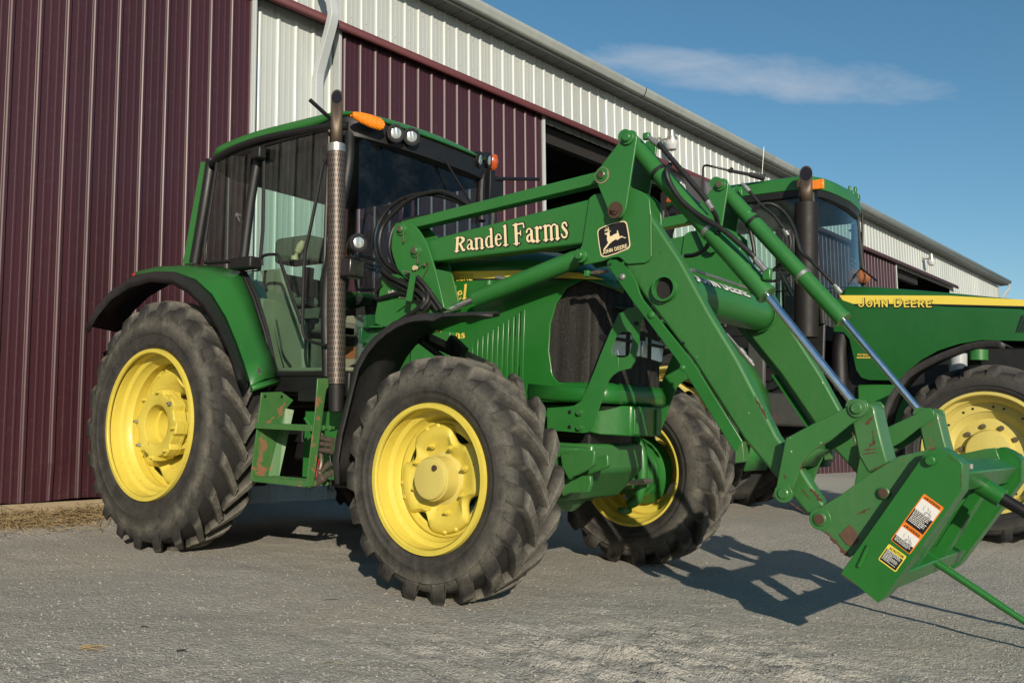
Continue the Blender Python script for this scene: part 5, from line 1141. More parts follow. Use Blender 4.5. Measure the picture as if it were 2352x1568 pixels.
# latch chain and strap over the hoses
mb = MB(); mb.prism(XZ([B4(560,880),B4(610,875),B4(565,1160),B4(512,1150)], -.75), -.752, -.745); mb.build('hose_strap', M['green'], mastN)
mb = MB()
for p in (B4(560,885), B4(525,1135)): c = PY(p, -.70); mb.tube([c, c+Vector((0,-.07,0))], .006, 8)
mb.build('strap_pin', M['steel'], mastN)
mb = MB(); c = PY(B4(612,842), -.66); mb.tube([c, c+Vector((0,-.02,0))], .016, 12); mb.build('latch_knob', M['ivory'], mastN)
mb = MB(); mb.tube(spline([PY(B4(630,850),-.665),PY(B4(665,820),-.668),PY(B4(690,810),-.668),PY(B4(720,790),-.664),PY(B4(725,830),-.662),PY(B4(690,900),-.66),PY(B4(672,940),-.66)],4), .003, 6); mb.tube([PY(B4(692,808),-.66), PY(B4(692,808),-.68)], .009, 8); mb.build('latch_wire', M['rustbolt'], mastN)
# ---- hoses
def hose(pts, y, r=.0150, name='hose', mat='hose', parent=LD, n=5):
    ys = y if isinstance(y, (list, tuple)) else [y]*len(pts)
    mb = MB(); mb.tube(spline([PY(p, q) for p, q in zip(pts, ys)], n), r, 10); return mb.build(name, M[mat], parent)
def ramp_y(n, a, b): return [a+(b-a)*i/(n-1) for i in range(n)]
H = [([(1160,262),(1010,168),(860,108),(720,122),(560,180),(420,290),(300,430),(262,560),(270,680),(330,790),(430,870),(540,920),(640,990),(700,1080),(690,1170),(600,1250),(480,1330),(330,1440)], -.47, -.74),
     ([(1150,290),(980,192),(800,142),(650,132),(480,178),(345,275),(252,420),(217,560),(228,690),(290,800),(400,900),(520,970),(640,1040),(722,1110),(735,1185),(650,1275),(500,1350),(360,1430)], -.45, -.73),
     ([(900,335),(800,345),(690,350),(560,370),(440,410),(380,500),(355,640),(380,760),(440,850),(550,905),(650,965),(715,1060),(722,1150),(660,1230)], -.47, -.72),
     ([(290,880),(360,960),(440,1010),(530,1055),(610,1100),(665,1170)], -.67, -.68), ([(285,850),(350,915),(450,965),(560,1025),(650,1080),(690,1150),(620,1235),(520,1300)], -.69, -.72),
     ([(285,1000),(240,1040),(208,1090),(240,1132),(330,1112),(430,1085),(530,1090),(600,1130)], -.64, -.67), ([(620,925),(700,1010),(770,1110),(860,1240)], -.70, -.67), ([(610,960),(690,1060),(740,1140),(820,1250)], -.69, -.66),
     ([(300,900),(400,985),(500,1030),(600,1075),(680,1130),(700,1200)], -.66, -.67)]
for pts, ya_h, yb_h in H: hose([B4(*p) for p in pts], ramp_y(len(pts), ya_h, yb_h))
hose([A5(780,180),A5(850,262),A5(960,392),A5(1040,485),A5(1075,530)], -.63, .014)
hose([A5(1095,565),A5(1130,620),A5(1145,670)], ramp_y(3,-.60,-.50), .013)
hose([A5(850,310),A5(828,345),A5(850,425),A5(920,530),A5(1030,622),A5(1160,700),A5(1260,780),A5(1340,850),A5(1370,880)], [-.60,-.645,-.648,-.648,-.645,-.643,-.64,-.635,-.63], .014)
hose([A5(1150,722),A5(1110,755),A5(1065,830),A5(1000,865),A5(945,872)], ramp_y(5,-.63,-.45), .012)
for a_, b_, y_ in ((A5(720,140),A5(790,200),-.61),(A5(1060,510),A5(1110,585),-.612),(A5(1365,880),A5(1440,965),-.62)):
    mb = MB(); P_, Q_ = PY(a_, y_), PY(b_, y_); mb.tube([P_, P_.lerp(Q_,.3), P_.lerp(Q_,.32), P_.lerp(Q_,.6), P_.lerp(Q_,.62), Q_], [.013,.013,.018,.018,.015,.017], 10); mb.build('hose_fitting', M['steel'], LD)
for p_, d_ in ((A5(705,135),(.04,.03,.04)),(A5(1450,985),(.045,.035,.06))):
    mb = MB(); mb.box(PY(p_, -.605), d_); mb.build('port_block', M['green'], LD, bevel=.008)
cl = [o for o in LD.children if o.name.startswith('bucket_cylinder')]
for o_, s, p in ((cl[0],-1,(A5(1158,715))),(cl[1],1,None)):
    a, b = V((1443,318), .575, s), V((1968,935), .575, s); e = V((1760,676), .575, s); d_ = (e-a).normalized(); L_tot = (e-a).length
    for f in ((.245,.62) if s < 0 else (.30,.70)):
        c = a+d_*L_tot*f; mb = MB(); mb.tube([c-d_*.011, c+d_*.011], .053, 32); mb.build('hose_clamp', M['steel'] if f > .5 else M['hose'], o_)
L1 = [E1(1090,470),E1(1200,600),E1(1340,720),E1(1440,850),E1(1505,930),E1(1525,1010),E1(1500,1120),E1(1420,1240),E1(1310,1320)]
hose(L1, .60, .0105); hose([E1(1180,612),E1(1300,598),E1(1400,640),E1(1490,730),E1(1560,860),E1(1600,1000),E1(1640,1110),E1(1750,1210),E1(1870,1330),E1(2000,1470)], [.60,.62,.64,.64,.62,.60,.59,.58,.575,.575], .0115)
hose([E1(1190,610),E1(1115,700),E1(1095,850),E1(1130,1050),E1(1150,1240)], .56, .013)
for a_, b_, y_ in ((E1(1010,385),E1(1090,470),.60),(E1(1450,870),E1(1500,940),.60),(E1(1990,1460),E1(2060,1550),.575)):
    mb = MB(); P_, Q_ = PY(a_, y_), PY(b_, y_); mb.tube([P_, P_.lerp(Q_,.4), P_.lerp(Q_,.42), Q_], [.012,.013,.017,.015], 10); mb.build('hose_fitting', M['steel'], LD)
mb = MB(); P_, Q_ = PY(E2(130,650),-.10), PY(E2(375,945),-.10); mb.tube([P_, P_.lerp(Q_,.5)], .006, 8); mb.tube([P_.lerp(Q_,f) for f in (.45,.5,.51,.65,.66,.8,.81,.92,.93,1)], [.011,.013,.017,.017,.012,.012,.016,.016,.010,.010], 10); mb.build('quick_coupler', M['steel'], LD)
def scars(parent, y, lst, seed=1, mat='scar'):
    rnd = random.Random(seed); mb = MB()
    for (a, b, w) in lst:
        n = 9; A_ = PY(a, y); B_ = PY(b, y); d = (B_-A_); nr = Vector((-d.z, 0, d.x)).normalized(); L = []; Rr = []
        for i in range(n+1):
            f = i/n; q = A_+d*f; ww = w*math.sin(math.pi*min(1, f*1.05+.02))**.5
            L.append(q+nr*ww*rnd.uniform(.15,1)); Rr.append(q-nr*ww*rnd.uniform(.15,1))
        for i in range(n): mb.add([L[i], L[i+1], Rr[i+1], Rr[i]], [(0,1,2,3)])
    return mb.build('rust_scratches', M[mat], parent, smooth=False)
fbN = [o for o in boomN.children if o.name.startswith('front_beam')][0]
scars(fbN, -.6265, [(A6(556,216),A6(612,322),.010),(A6(640,275),A6(684,350),.006),(A6(545,190),A6(560,240),.004),(A6(480,430),A6(560,500),.003),(A6(848,700),A6(915,772),.016),(A6(800,700),A6(845,760),.006),(A6(730,770),A6(830,840),.007)], 3)
laN = [o for o in LD.children if o.name.startswith('bucket_link')][0]; gdN = [o for o in LD.children if o.name.startswith('guide_link')][0]; cpN = [o for o in LD.children if o.name.startswith('tool_carrier')][0]
scars(gdN, -.6565, [(A6(1135,492),A6(1212,478),.007),(A6(1132,512),A6(1218,500),.005),(A6(1170,470),A6(1205,440),.012),(A6(1078,390),A6(1090,470),.007),(A6(1150,350),A6(1195,300),.012),(A6(1185,380),A6(1200,460),.006),(A6(1180,600),A6(1265,560),.005)], 4)
scars(cpN, -.6835, [(A6(1105,840),A6(1190,800),.005),(A6(1130,822),A6(1150,830),.008),(A6(1000,1010),A6(1060,1075),.020),(A6(930,930),A6(1010,1020),.012),(A6(1500,484),A6(1560,482),.007),(A6(900,850),A6(860,880),.008)], 5)
scars(laN, -.7065, [(A6(705,620),A6(712,650),.006),(A6(790,600),A6(820,540),.006),(A6(750,690),A6(735,735),.005),(A6(880,480),A6(960,430),.003)], 6)
bmN = [o for o in LD.children if o.name.startswith('bellcrank')][0]
scars(boomN, -.6415, [(E5(1650,940),E5(1700,945),.003),(E5(180,550),E5(192,560),.002)], 7)
cN = cl[0]
# front brace plates between the bumper and the boom
for s in (-1, 1):
    yb = -.415
    L1_ = [E6(395,440),E6(620,425),E6(700,412),E6(770,368),E6(830,250),E6(935,0),G4(180,760),G4(345,372),G4(500,30),A4(1560,715),A4(1600,688),A4(1640,680),A4(1640,760),G4(560,352),G4(480,400),G4(440,470),G4(380,660),G4(395,745),G4(500,800),G4(500,1040),G4(400,1110),G4(330,1190),G4(290,1290),G4(190,1568),E6(985,420),E6(905,640),E6(850,715),E6(800,722),E6(395,690)]
    R1_ = [A4(1640,680),A4(1690,690),A4(1705,720),G4(880,200),G4(850,500),G4(780,860),G4(742,920),G4(700,990),G4(600,1015),G4(500,1040),G4(500,800),G4(600,800),G4(670,770),G4(700,700),G4(740,520),G4(738,400),G4(690,355),G4(560,352),A4(1640,760)]
    br = plate('brace', L1_, yb, yb+.010, M['green'], LD, s, bevel=.0015); plate('brace_wing', R1_, yb, yb+.010, M['green'], br, s, bevel=0)
    for p in (E6(768,492), E6(768,660)):
        mb = MB(); c = V(p, .415, s); mb.hexbolt(c, (0,s,0), .016, .022); mb.build('brace_bolt', M['green_worn'], br)
    mb = MB()
    for p in (E6(648,488), E6(645,655)): c = V(p, .4155, s); mb.tube([c, c+Vector((0,s*.0015,0))], .012, 14)
    mb.build('brace_hole', M['blackdecal'], br)
    mb = MB(); c = V(G4(810,210), .416, s); mb.tube([c, c+Vector((0,s*.012,0))], .012, 12); mb.build('brace_button', M['blackpaint'], br)

# ------------------------------------------------------------------ bale spear on the loader
SP = empty('bale_spear', 'green tilted bale spear frame with warning decals and two spears on the loader', 'bale spear', loc=(0,0,0))
side_pts = [A6(1470,512),A6(1500,486),A6(1545,474),A6(1600,498),A6(1650,532),A6(1680,565),A6(1674,712),A6(1560,870),A6(1255,1288),A6(1215,1322),A6(1110,1235),A6(1013,1162)]
fn = Vector((.864,0,-.504)); dn_ = Vector((-.504,0,-.864))
for s in (-1, 1):
    sd_ = plate('side_plate', side_pts, -.760, -.748, M['green_clean'], SP, s, bevel=.002)
    # front flange folded inwards along the leading edge
    q = [V(p, .755, s) for p in (A6(1545,474),A6(1600,498),A6(1650,532),A6(1680,565),A6(1674,712),A6(1560,870),A6(1255,1288),A6(1215,1322))]
    mb = MB(); mb.loft([q, [p-Vector((0,s*.135,0)) for p in q]]); mb.build('side_flange', M['green_clean'], sd_, solid=.010, smooth=False)
    q = [V(p, .755, s) for p in (A6(1470,512),A6(1240,820),A6(1013,1162))]
    inner = [PY(p, -.755) for p in side_pts]; mb = MB(); mb.prism([(p.x,p.z) for p in inner], s*.622, s*.632); mb.build('side_inner_plate', M['green_clean'], sd_, bevel=.002)
    pin(sd_, A6(1508,545), s, .022, 'green_clean', .760, .022, collar=False)
    mb = MB(); a, b = V(A6(1165,1012), .763, s), V(A6(1112,1125), .763, s); mb.tube([a, b], .010, 10); mb.build('weld_tab', M['green_clean'], sd_)
ct = PY(A6(1668,668), -.62); cb_ = PY(A6(1330,1205), -.62)
print('spear tubes', ct, cb_)
def sqtube(c, w, name, parent=SP):
    mb = MB(); vs = []
    for y in (-.64, .64):
        for i, j in ((-1,-1),(1,-1),(1,1),(-1,1)): vs.append(Vector((c.x, y, c.z))+fn*i*w/2+dn_*j*w/2)
    mb.add(vs, [(0,1,2,3),(7,6,5,4),(0,4,5,1),(1,5,6,2),(2,6,7,3),(3,7,4,0)]); return mb.build(name, M['green_clean'], parent, bevel=.008)
sqtube(ct-fn*.05, .10, 'cross_tube'); sqtube(cb_-fn*.04, .09, 'cross_tube')
def at0(p, y=0.0): return PY(p, y)
mb = MB(); mc = (ct+cb_)/2; L_u = (cb_-ct).length
for y in (-.28, .28):
    mb = MB(); mb.bar(Vector((ct.x,y,ct.z))-fn*.05, Vector((cb_.x,y,cb_.z))-fn*.05, .09, .06); mb.build('upright', M['green_clean'], SP, bevel=.006)
b0 = at0(A6(1838,718)); mb = MB(); mb.tube([b0-fn*.06, b0+fn*.055], .046, 28); col_ = mb.build('spear_socket', M['green_clean'], SP, bevel=.003)
mb = MB(); mb.tube([b0+fn*.05, b0+fn*.5, b0+fn*1.0, b0+fn*1.22], [.030,.027,.017,.004], 24); mb.build('main_spear', simple('black_forged_steel', (.012,.011,.012), .42, .3, .3), SP)
b1 = at0(A6(1512,1088)); mb = MB(); mb.tube([b1-fn*.07, b1+fn*.03], .030, 24); mb.build('spear_socket', M['green_clean'], SP, bevel=.003)
mb = MB(); mb.tube([b1+fn*.02, b1+fn*.35, b1+fn*.62, b1+fn*.72], [.0185,.0175,.012,.004], 20); mb.build('small_spear', M['green_clean'], SP)
mb = MB(); c = at0(A6(1722,590), -.50); mb.tube([c, c+Vector((0,.0,.02))], .012, 10); mb.build('latch_bolt', M['steel'], SP)
# decals
sideN = [o for o in SP.children if o.name.startswith('side_plate')][0]
scars(sideN, -.7610, [(A6(1500,486),A6(1545,476),.008),(A6(1600,520),A6(1655,560),.003),(A6(1672,600),A6(1672,700),.003),(A6(1016,1165),A6(1110,1233),.003)], 9)
def dec(corners, y):
    a, b, c = [PY(G5(*p), y) for p in corners]; return lambda u, v: a+(b-a)*u+(c-a)*v
def rect(fn_, u0, v0, u1, v1, off, name, mat, rnd=0):
    pts = round_poly([(u0,v0),(u1,v0),(u1,v1),(u0,v1)], rnd) if rnd else [(u0,v0),(u1,v0),(u1,v1),(u0,v1)]
    mb = MB(); mb.add([fn_(*p)+Vector((0,-off,0)) for p in pts], [tuple(range(len(pts)))]); return mb.build(name, mat, sideN, smooth=False)
W1 = dec([(890,155),(1210,385),(355,895)], -.760)
rect(W1, 0,0,1,1, .0012, 'warning_decal', M['orangedecal'], .05)
C1 = dec([(330,955),(615,1160),(155,1205)], -.760)
rect(C1, 0,0,1,1, .0012, 'caution_decal', M['yellowdecal'], .08)
def panel_(fn_, v0, vm, v1, nlines, seed, pic=True, asp=2.3):
    rnd = random.Random(seed)
    if pic: rect(fn_, .05, v0, .95, vm, .0022, 'decal_picture', M['whitedecal'])
    rect(fn_, .05, vm, .95, v1, .0022, 'decal_text_panel', M['blackdecal'])
    mb = MB(); h = (v1-vm-.012)/(nlines+1.2)
    for i in range(nlines):
        v = vm+.010+h*i; u = .09+.02*rnd.random(); end = .90-(.45*rnd.random() if i % 4 == 3 else .08*rnd.random())
        while u < end:
            w = rnd.uniform(.04,.11); mb.add([fn_(a,b)+Vector((0,-.0032,0)) for a, b in ((u,v),(min(u+w,end),v),(min(u+w,end),v+h*.5),(u,v+h*.5))], [(0,1,2,3)]); u += w+.022
    mb.build('decal_small_print', M['whitedecal'], sideN, smooth=False)
    if pic:
        sg = []
        def pl(pts, w=.008): sg.extend([(a[0],a[1],b[0],b[1],w) for a, b in zip(pts[:-1], pts[1:])])
        cx, cy = .55, (v0+vm)/2; hh = (vm-v0)
        pl([(.36,cy-.2*hh),(.33,cy+.05*hh),(.38,cy+.2*hh)]); pl([(.62,cy-.1*hh),(.68,cy+.1*hh),(.66,cy+.25*hh)]); pl([(.50,cy-.15*hh),(.56,cy+.0*hh),(.58,cy+.25*hh)]); pl(arc(.52,cy+.32*hh,.05,.08*hh,0,360,10)); pl(arc(.74,cy+.34*hh,.07,.1*hh,0,360,10)); pl([(.56,cy+.22*hh),(.70,cy+.18*hh),(.80,cy+.3*hh)])
        flat('decal_drawing', [[(x,y) for x,y in p] for p in field(sg, 0, .008)], lambda u, v: fn_(u,v)+Vector((0,-.0034,0)), M['greydecal'], sideN)
panel_(W1, .085, .30, .585, 8, 3); panel_(W1, .685, .865, .985, 4, 5); panel_(C1, 0, .26, .93, 9, 8, pic=False)
def dtext(fn_, text, u0, u1, v0, v1, asp):
    segs, W_ = layout(text, SANS, width=.14, track=.05); k = (u1-u0)/W_
    flat('decal_heading', field(segs, 0, .04), lambda u, v: fn_(u0+u*k, v1-(v1-v0)*v/.72)+Vector((0,-.0022,0)), M['blackdecal'], sideN)
    mb = MB(); t0 = u0-.045; mb.add([fn_(a,b)+Vector((0,-.0022,0)) for a, b in ((t0-.055,v1),(t0+.035,v1),(t0-.01,v0))], [(0,1,2)]); mb.build('decal_triangle', M['blackdecal'], sideN, smooth=False)
dtext(W1, 'WARNING', .20, .90, .025, .068, 1); dtext(W1, 'WARNING', .20, .90, .62, .665, 1); dtext(C1, 'CAUTION', .24, .92, .07, .20, 1)
# ------------------------------------------------------------------ the second tractor, parked beyond
T2 = empty('tractor', 'larger green tractor with a yellow stripe along its hood, parked beyond the loader', 'tractor', loc=(0,0,0))
YC = 5.02; GZ2 = .078
for s, y in ((-1, YC-.98), (1, YC+.98)):
    wheel('front_wheel', T2, (4.265, y, .846), s, .772, .40, .510, .16, 20, 'flat', M['yellow_dusty'], M['rubber_dark'], lugw=.05, spin=R(5))
    wheel('rear_wheel', T2, (1.2, y+s*.05, 1.02), s, .945, .46, .58, .18, 22, 'rear', M['yellow_dusty'], M['rubber_dark'], lugw=.06)
def P2(p, y=YC-.52): return PY(p, y)
ys_ = YC-.50
mb = MB(); mb.box((3.2,YC,1.25),(3.6,.6,.7)); mb.box((4.1,YC,1.5),(2.5,.78,.66)); mb.box((3.9,YC,.85),(1.3,.5,.5)); mb.lathe([(-.8,.10),(.8,.10)], (4.265,YC,.846), 20); mb.lathe([(-.85,.16),(.85,.16)], (1.2,YC,1.02), 20); mb.box((1.3,YC,1.1),(1.4,.8,.8)); mb.build('chassis', M['plastic'], T2, bevel=.03)
# hood
def hz(x): return 2.475-.135*max(0, x-2.95)**1.15*1.0
rows = []
for x in (2.86,2.9,3.2,3.6,4.0,4.5,5.0,5.3,5.42):
    k = 1-.12*max(0, (x-4.6)/.8)**2; z = hz(x)-(.12 if x > 5.35 else 0)-(.03 if x < 2.88 else 0); w = .50*k; r = [(x,YC-w,z-.30),(x,YC-w,z-.16)]
    for j in range(1, 7): a = R(90*j/7); r.append((x, YC-(w-.10+.10*math.cos(a)), z-.16+.145*math.sin(a)))
    r += [(x,YC-w*.5,z-.004),(x,YC,z)]; rows.append(r+[(a,2*YC-b,c) for a,b,c in r[-2::-1]])
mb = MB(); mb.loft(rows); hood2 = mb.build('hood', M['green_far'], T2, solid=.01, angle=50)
top = [P2(A7(322,690)), P2(A7(1307,715))]
sp2 = [A7(292,760),A7(292,880),A7(292,935),A7(345,938),A7(375,975),A7(395,1060),A7(412,1140),A7(440,1180),A7(480,1192),A7(640,1195),A7(690,1140),A7(760,1085),A7(850,1035),A7(960,1000),A7(1080,980),A7(1307,985)]
q = [(P2(p).x, P2(p).z) for p in sp2]; q += [(5.40, q[-1][1]-.02),(5.42,1.75),(5.40,hz(5.4)-.2),(4.5,hz(4.5)-.16),(3.6,hz(3.6)-.16),(2.86,hz(2.86)-.16)]
for s in (-1, 1):
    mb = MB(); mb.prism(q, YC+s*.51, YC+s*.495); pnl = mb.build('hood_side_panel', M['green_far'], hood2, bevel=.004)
    if s < 0: pn = pnl
yv = YC-.512
mb = MB(); mb.prism(XZ([A7(325,742),A7(900,744),A7(1307,766),(2420,722),(2420,739),A7(1307,800),A7(820,788),A7(400,788),A7(342,768)], yv), yv-.002, yv+.002); mb.build('yellow_stripe', M['ystripe'], pn)
mb = MB(); mb.prism(XZ([A7(400,789),A7(820,789),A7(1307,801),(2420,740),(2420,744),A7(1307,808),A7(820,796),A7(408,796)], yv), yv-.002, yv+.002); mb.build('stripe_black_line', M['blackdecal'], pn)  # thin black line of the decal below the yellow
segs, W_ = layout('JOHN DEERE', SANS, width=.125, track=.05, caps=(0,5), capscale=1.28)
f1 = mapper(A7(425,803), A7(822,805), A7(425,768), W_, .72, yv-.002, -.004); f2 = mapper(A7(425,803), A7(822,805), A7(425,768), W_, .72, yv-.002, -.002)
flat('lettering', field(segs, 0, .03), f1, M['ystripe'], pn); flat('lettering_outline', field([(a+.03,b-.03,c+.03,d-.03,w) for a,b,c,d,w in segs], .05, .03), f2, M['blackdecal'], pn)
segs, W_ = layout('REYNOLDS', SANS, width=.12, track=.04); f1 = mapper(A7(422,1063), A7(502,1065), A7(422,1052), W_, .72, yv, -.003); flat('dealer_lettering', field(segs, 0, .04), f1, M['ylet'], pn)
mb = MB()
for k in range(6): mb.prism(XZ([A7(418+15*k,1070),A7(430+15*k,1070.5),A7(430+15*k,1076.5),A7(418+15*k,1076)], yv), yv-.002, yv-.003)
mb.build('dealer_small_print', M['ylet'], pn, smooth=False)
mb = MB()
for k in range(6): mb.prism(XZ([A7(1262+k*14,940),A7(1270+k*14,940),(2352+k*8,A7(0,850+k*4)[1]),(2346+k*8,A7(0,850+k*4)[1])], yv), yv-.003, yv+.003)
mb.build('hood_vents', M['blackdecal'], pn)
mb = MB(); mb.prism([(P2(p).x,P2(p).z) for p in (A7(405,1215),A7(480,1212),A7(700,1212),A7(640,1300),A7(560,1500),A7(410,1500))], YC-.44, YC-.40); mb.prism([(3.0,1.0),(4.0,1.0),(4.0,1.35),(3.0,1.35)], YC-.42, YC+.42); mb.build('frame_rail', M['green'], T2, bevel=.02)
mb = MB(); mb.tube([PY(E3(870,450),YC-.62), PY(E3(870,640),YC-.62)], .075, 20); mb.build('filter', M['whitetrim'], T2)
mb = MB(); mb.tube([PY(E3(1080,410),YC-.50), PY(E3(1080,520),YC-.50)], .085, 20); mb.build('reservoir', M['green'], T2)
# intake pipe and muffler
mb = MB(); mb.tube(spline([P2(A7(340,950),YC-.42),P2(A7(325,1050),YC-.42),P2(A7(330,1250),YC-.42)],5), .085, 20); mb.build('intake_pipe', M['plastic'], T2)
ym = YC-.98; m0, m1 = PY((1852,775),ym), PY((1852,468),ym); mb = MB(); mb.tube([m0, m0+(m1-m0)*.97, m1, m1+Vector((0,0,.012))], [0.113,.115,.113,.066], 36); muf = mb.build('muffler', M['soot'], T2)
m2 = PY((1851,398),ym); mb = MB(); fr = mb.ring_frames([m1, m2]); rows = []; tcam = Vector((CAM.x-m2.x, CAM.y-m2.y, 0)).normalized()
for i, (p,u,w) in enumerate(fr):
    row = []
    for k in range(24):
        o_ = (u*math.cos(2*math.pi*k/24)+w*math.sin(2*math.pi*k/24))*.062; q_ = p+o_
        if i == 1: q_ = q_+Vector((0,0,-o_.dot(tcam)*1.5))
        row.append(q_)
    rows.append(row)
mb.loft(rows, True); mb.build('tail_pipe', M['exhaust'], muf, solid=.004)
mb = MB(); cen = sum(rows[1], Vector())/24; mb.add([cen+(q-cen)*.93-Vector((0,0,.01)) for q in rows[1]], [tuple(range(24))]); mb.build('pipe_bore', M['blackdecal'], muf, smooth=False)
# cab
yl, yr_ = YC-.74, YC+.74; xR = PY(E1(1765,450), yl).x; zR = PY(E1(1765,450), yl).z
xB = xR-1.75
mb = MB(); mb.box((xB+.85,YC,2.02),(1.7,1.42,.16)); mb.prism([(xB,2.05),(xB+1.0,1.25),(xR+.1,1.25),(xR+.12,2.1),(xB,2.1)], yl+.04, yl+.08); mb.prism([(xB,2.05),(xB+1.0,1.25),(xR+.1,1.25),(xR+.12,2.1),(xB,2.1)], yr_-.08, yr_-.04); cab2 = mb.build('cab', M['plastic'], T2, bevel=.02)
pr = [(xB,YC),(xB,yl+.2),(xB+.12,yl+.02),(xB+.5,yl-.02),(xR-.15,yl-.02),(xR+.02,yl+.06),(xR+.10,yl+.3),(xR+.14,YC)]
pr = [(p.x,p.y) for p in spline([(a,b,0) for a,b in pr], 4)]; pr = pr+[(x,2*YC-y) for x,y in pr[-2:0:-1]]; cxr = xB+.9
def ro2(k, z): return [(cxr+(x-cxr)*k, YC+(y-YC)*k, z) for x, y in pr]
mb = MB(); mb.loft([ro2(.98,zR+.01),ro2(1.0,zR+.02),ro2(1.0,zR+.10),ro2(.975,zR+.15),ro2(.90,zR+.175),ro2(.6,zR+.19),ro2(.1,zR+.195)], True); n2 = len(pr); mb.f.append(tuple(len(mb.v)-n2+i for i in range(n2))); rf2 = mb.build('roof', M['green'], cab2, angle=50)
mb = MB(); mb.loft([ro2(.985,zR+.012),ro2(.975,zR-.05),ro2(.93,zR-.07),ro2(.5,zR-.07)], True); mb.f.append(tuple(len(mb.v)-n2+i for i in range(n2))); mb.build('roof_liner', M['plastic'], rf2, angle=50)
for s, yy in ((-1, yl+.02), (1, yr_-.02)):
    for nm_, x0_, x1_ in (('front_post',xR-.02,xR+.10),('door_post',xR-.95,xR-.95),('rear_post',xB+.03,xB+.05)):
        mb = MB(); mb.tube([(x0_,yy,zR-.03),((x0_+x1_)/2,yy+s*.03,2.8),(x1_,yy+s*.0,2.05)], .030, 10); mb.build(nm_, M['plastic'], cab2)
    mb = MB(); mb.add([(xB+.03,yy,zR-.04),(xR,yy,zR-.04),(xR+.10,yy,2.1),(xB+.05,yy,2.1)], [(0,1,2,3)]); mb.build('side_window', M['glass'], cab2, smooth=False)
    mb = MB(); mb.tube([(xB+.1,yy-s*.01,2.62),(xR+.02,yy-s*.01,2.62)], .008, 6); mb.build('window_rail', M['plastic'], cab2)
mb = MB(); rows = []
for f in (0,.3,.6,1):
    z = zR-.03+(2.06-zR+.03)*f; rows.append([(xR+.10*f+.07*math.sin(math.pi*g_/10), yl+.04+(yr_-yl-.08)*g_/10, z) for g_ in range(11)])
mb.loft(rows); mb.build('windshield', M['glass_blue'], cab2)
mb = MB(); mb.tube([(xR-.62+.19*math.cos(a)*.8, YC+.21*math.sin(a), 2.72+.19*math.cos(a)*.45) for a in [2*math.pi*k/20 for k in range(21)]], .016, 8); mb.tube([(xR-.62,YC,2.72),(xR-.35,YC,2.2)], .03, 8); mb.box((xR-.35,YC,2.25),(.3,.35,.35)); mb.build('steering_wheel', M['plastic'], cab2)
mb = MB(); mb.box((xR-1.15,YC,2.3),(.45,.5,.16)); mb.box((xR-1.38,YC,2.62),(.14,.46,.6)); mb.build('seat', M['seat'], cab2, bevel=.05)
mb = MB(); c = PY(E1(1792,398), yl-.02); mb.box(c, (.17,.03,.10)); mb.build('marker_lamp', M['amber'], rf2, bevel=.01)
mb = MB(); c = PY(E1(1604,385), yl-.03); mb.box(c, (.02,.03,.08)); mb.build('marker_edge', M['amber_dark'], rf2)
# satellite bracket and hook at the left front of the roof
mb = MB(); c = PY(E1(2170,500), yr_-.05)
for dx, dy, dz, a, b, h in ((0,0,0,.10,.14,.06),(.03,.05,.05,.03,.05,.09),(.0,-.06,.05,.03,.03,.07),(.05,.06,-.03,.05,.07,.07),(-.02,.09,.0,.05,.04,.12)): mb.box(c+Vector((dx,dy,dz)), (a,b,h))
mb.build('receiver_bracket', M['green_worn'], rf2, bevel=.008)
mb = MB(); a = PY(E1(2225,640), yr_-.02); b = PY(E1(2225,705), yr_-.02); mb.tube([a, b], .006, 6); c = b+Vector((0,0,-.03)); mb.tube([c+Vector((.0,.035*math.cos(t_),.03*math.sin(t_))) for t_ in [2*math.pi*k/10 for k in range(11)]], .009, 6); mb.build('hook', M['steel'], rf2)
# mirrors
yM = yr_+.42
mb = MB(); mb.tube([PY(E1(2288,700),yM-.3), PY(E1(2290,1430),yM-.3)], .014, 8); mb.tube(spline([PY(E1(2145,885),yM-.35),PY(E1(2220,882),yM-.3),PY(E1(2262,905),yM-.28),PY(E1(2285,960),yM-.28)],4), .013, 8); mb.box(PY(E1(2210,1000),yM-.3), (.05,.12,.40)); mb.build('mirror', M['plastic'], T2, bevel=.01)
yN = yl-.35
mb = MB(); mb.tube(spline([PY(E1(592,500),yN),PY(E1(594,300),yN),PY(E1(597,215),yN),PY(E1(625,192),yN),PY(E1(700,205),yN),PY(E1(860,243),yN+.1)],4), .012, 8); mb.tube([PY(E1(860,245),yN+.1),PY(E1(1100,290),yN+.22)], .019, 8); mb.tube([PY(E1(1090,288),yN+.22),PY(E1(1245,325),yN+.33)], [.026,.034], 10); mb.tube([PY(E1(905,215),yN+.1),PY(E1(875,270),yN+.1)], .018, 8); arm2 = mb.build('mirror_arm', M['plastic'], T2)
mb = MB(); mb.prism(XZ([E1(385,315),E1(470,300),E1(560,330),E1(735,395),E1(705,520),E1(660,620),E1(560,600),E1(430,480)], yN+.02), yN+.0, yN+.06)
mg_ = simple('streaked_mirror_glass', (.24,.25,.26), .3, .5, .5, 18); mir_ = mb.build('mirror_head', M['rawgrey'], arm2, bevel=.01)
mb = MB(); mb.prism(XZ([E1(612,365),E1(725,402),E1(698,500),E1(640,560)], yN-.004), yN-.003, yN-.001); mb.build('mirror_glass', mg_, mir_)
mb = MB(); mb.prism(XZ([E1(218,590),E1(240,500),E1(300,560),E1(310,585)], yN-.2), yN-.24, yN-.20); mb.build('edge_lamp', M['amber_dark'], arm2, bevel=.004)
mb = MB(); mb.bar(PY(E1(330,600),yN-.2), PY(E1(225,950),yN-.2), .06, .06); mb.tube([PY(E1(260,700),yN-.2),PY(E1(330,690),yN-.2)], .06, 14); mb.build('lamp_post', M['plastic'], arm2)
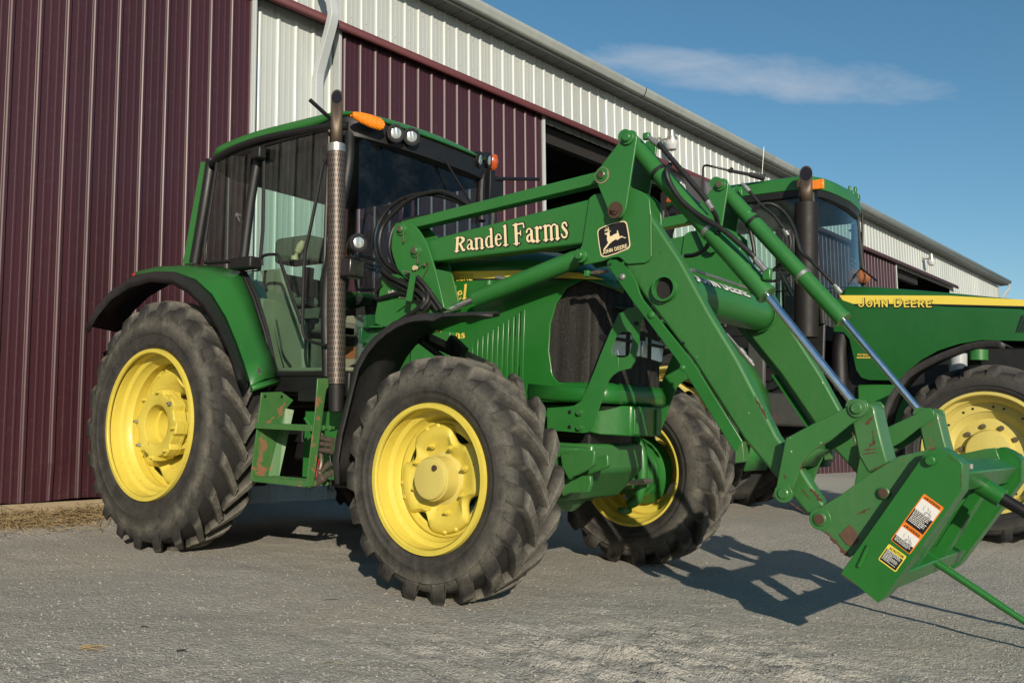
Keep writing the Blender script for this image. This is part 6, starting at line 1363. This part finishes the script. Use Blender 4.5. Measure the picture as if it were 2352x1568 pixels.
mb = MB(); a = PY(E1(1222,290), yN+.33); b = PY(E1(1242,-5), yN+.33); mb.tube([a, b], .0028, 5); mb.build('aerial', M['steel'], T2)
# rusty fitting and rails beyond the hood
mb = MB(); c = PY(G3(1130,760), yr_-.1); mb.lathe([(-.09,.03),(-.08,.08),(.02,.09),(.06,.06),(.08,.02)], c, 18); c2 = PY(G3(1240,770), yr_-.05); mb.lathe([(-.05,.04),(.0,.07),(.05,.04)], c2, 16); mb.build('rusty_fitting', simple('orange_rust', (.26,.09,.03), .8, var=.4), T2)
mb = MB(); mb.tube([PY(G3(1030,490),yr_+.1), PY(G3(1440,820),yr_-.3)], .012, 6); mb.tube([PY(G3(1030,560),yr_+.1), PY(G3(1200,700),yr_-.1)], .010, 6); mb.build('hand_rail', M['plastic'], T2)
# fenders, tank and steps
fo = [E3(28,1215),E3(60,1060),E3(130,900),E3(220,760),E3(310,650),E3(410,580),E3(520,520),E3(660,450),E3(800,395),E3(950,345),E3(1080,318),E3(1200,308),E3(1300,310),E3(1375,355)]
f0_ = [PY(p, YC-1.36) for p in fo]; c_ = Vector((4.265,0,.846))
f1_ = [Vector((p.x,YC-.95,p.z)) for p in f0_]; f2_ = [p+(Vector((c_.x,p.y,c_.z))-p).normalized()*.055 for p in f0_]
mb = MB(); mb.loft([f2_, f0_, f1_]); mb.build('front_fender', M['fender'], T2, solid=.012, angle=50)
mb = MB(); mb.loft([[Vector((p.x,2*YC-p.y,p.z)) for p in r] for r in (f2_, f0_, f1_)]); mb.build('front_fender', M['fender'], T2, solid=.012, angle=50)
for s in (-1, 1):
    mb = MB(); a = [R(k) for k in range(-25, 116, 10)]; rws = [[Vector((1.2+1.07*math.sin(t_), YC+s*w_, 1.02+1.07*math.cos(t_))) for t_ in a] for w_ in (.70,1.25)]; mb.loft(rws); mb.build('rear_fender', M['green'], T2, solid=.02)
mb = MB(); a, b = PY(E2(460,1190), YC-.75), PY(E2(860,1500), YC-.75); mb.box(((a.x+b.x)/2, YC-.62, (a.z+b.z)/2), (abs(b.x-a.x)+.1,.35,abs(a.z-b.z))); mb.box(PY(E2(400,1000),YC-.8), (.20,.06,.62)); mb.build('fuel_tank', simple('dark_grey_plastic', (.045,.045,.043), .55, var=.3), T2, bevel=.03, seg=3)
mb = MB(); c = PY(E2(530,1040), YC-.72); mb.lathe([(-.06,.001),(-.06,.05),(-.03,.06),(-.03,.10),(-.06,.105),(-.06,.14),(.02,.15)], c, 28); mb.build('pulley', M['plastic'], T2)
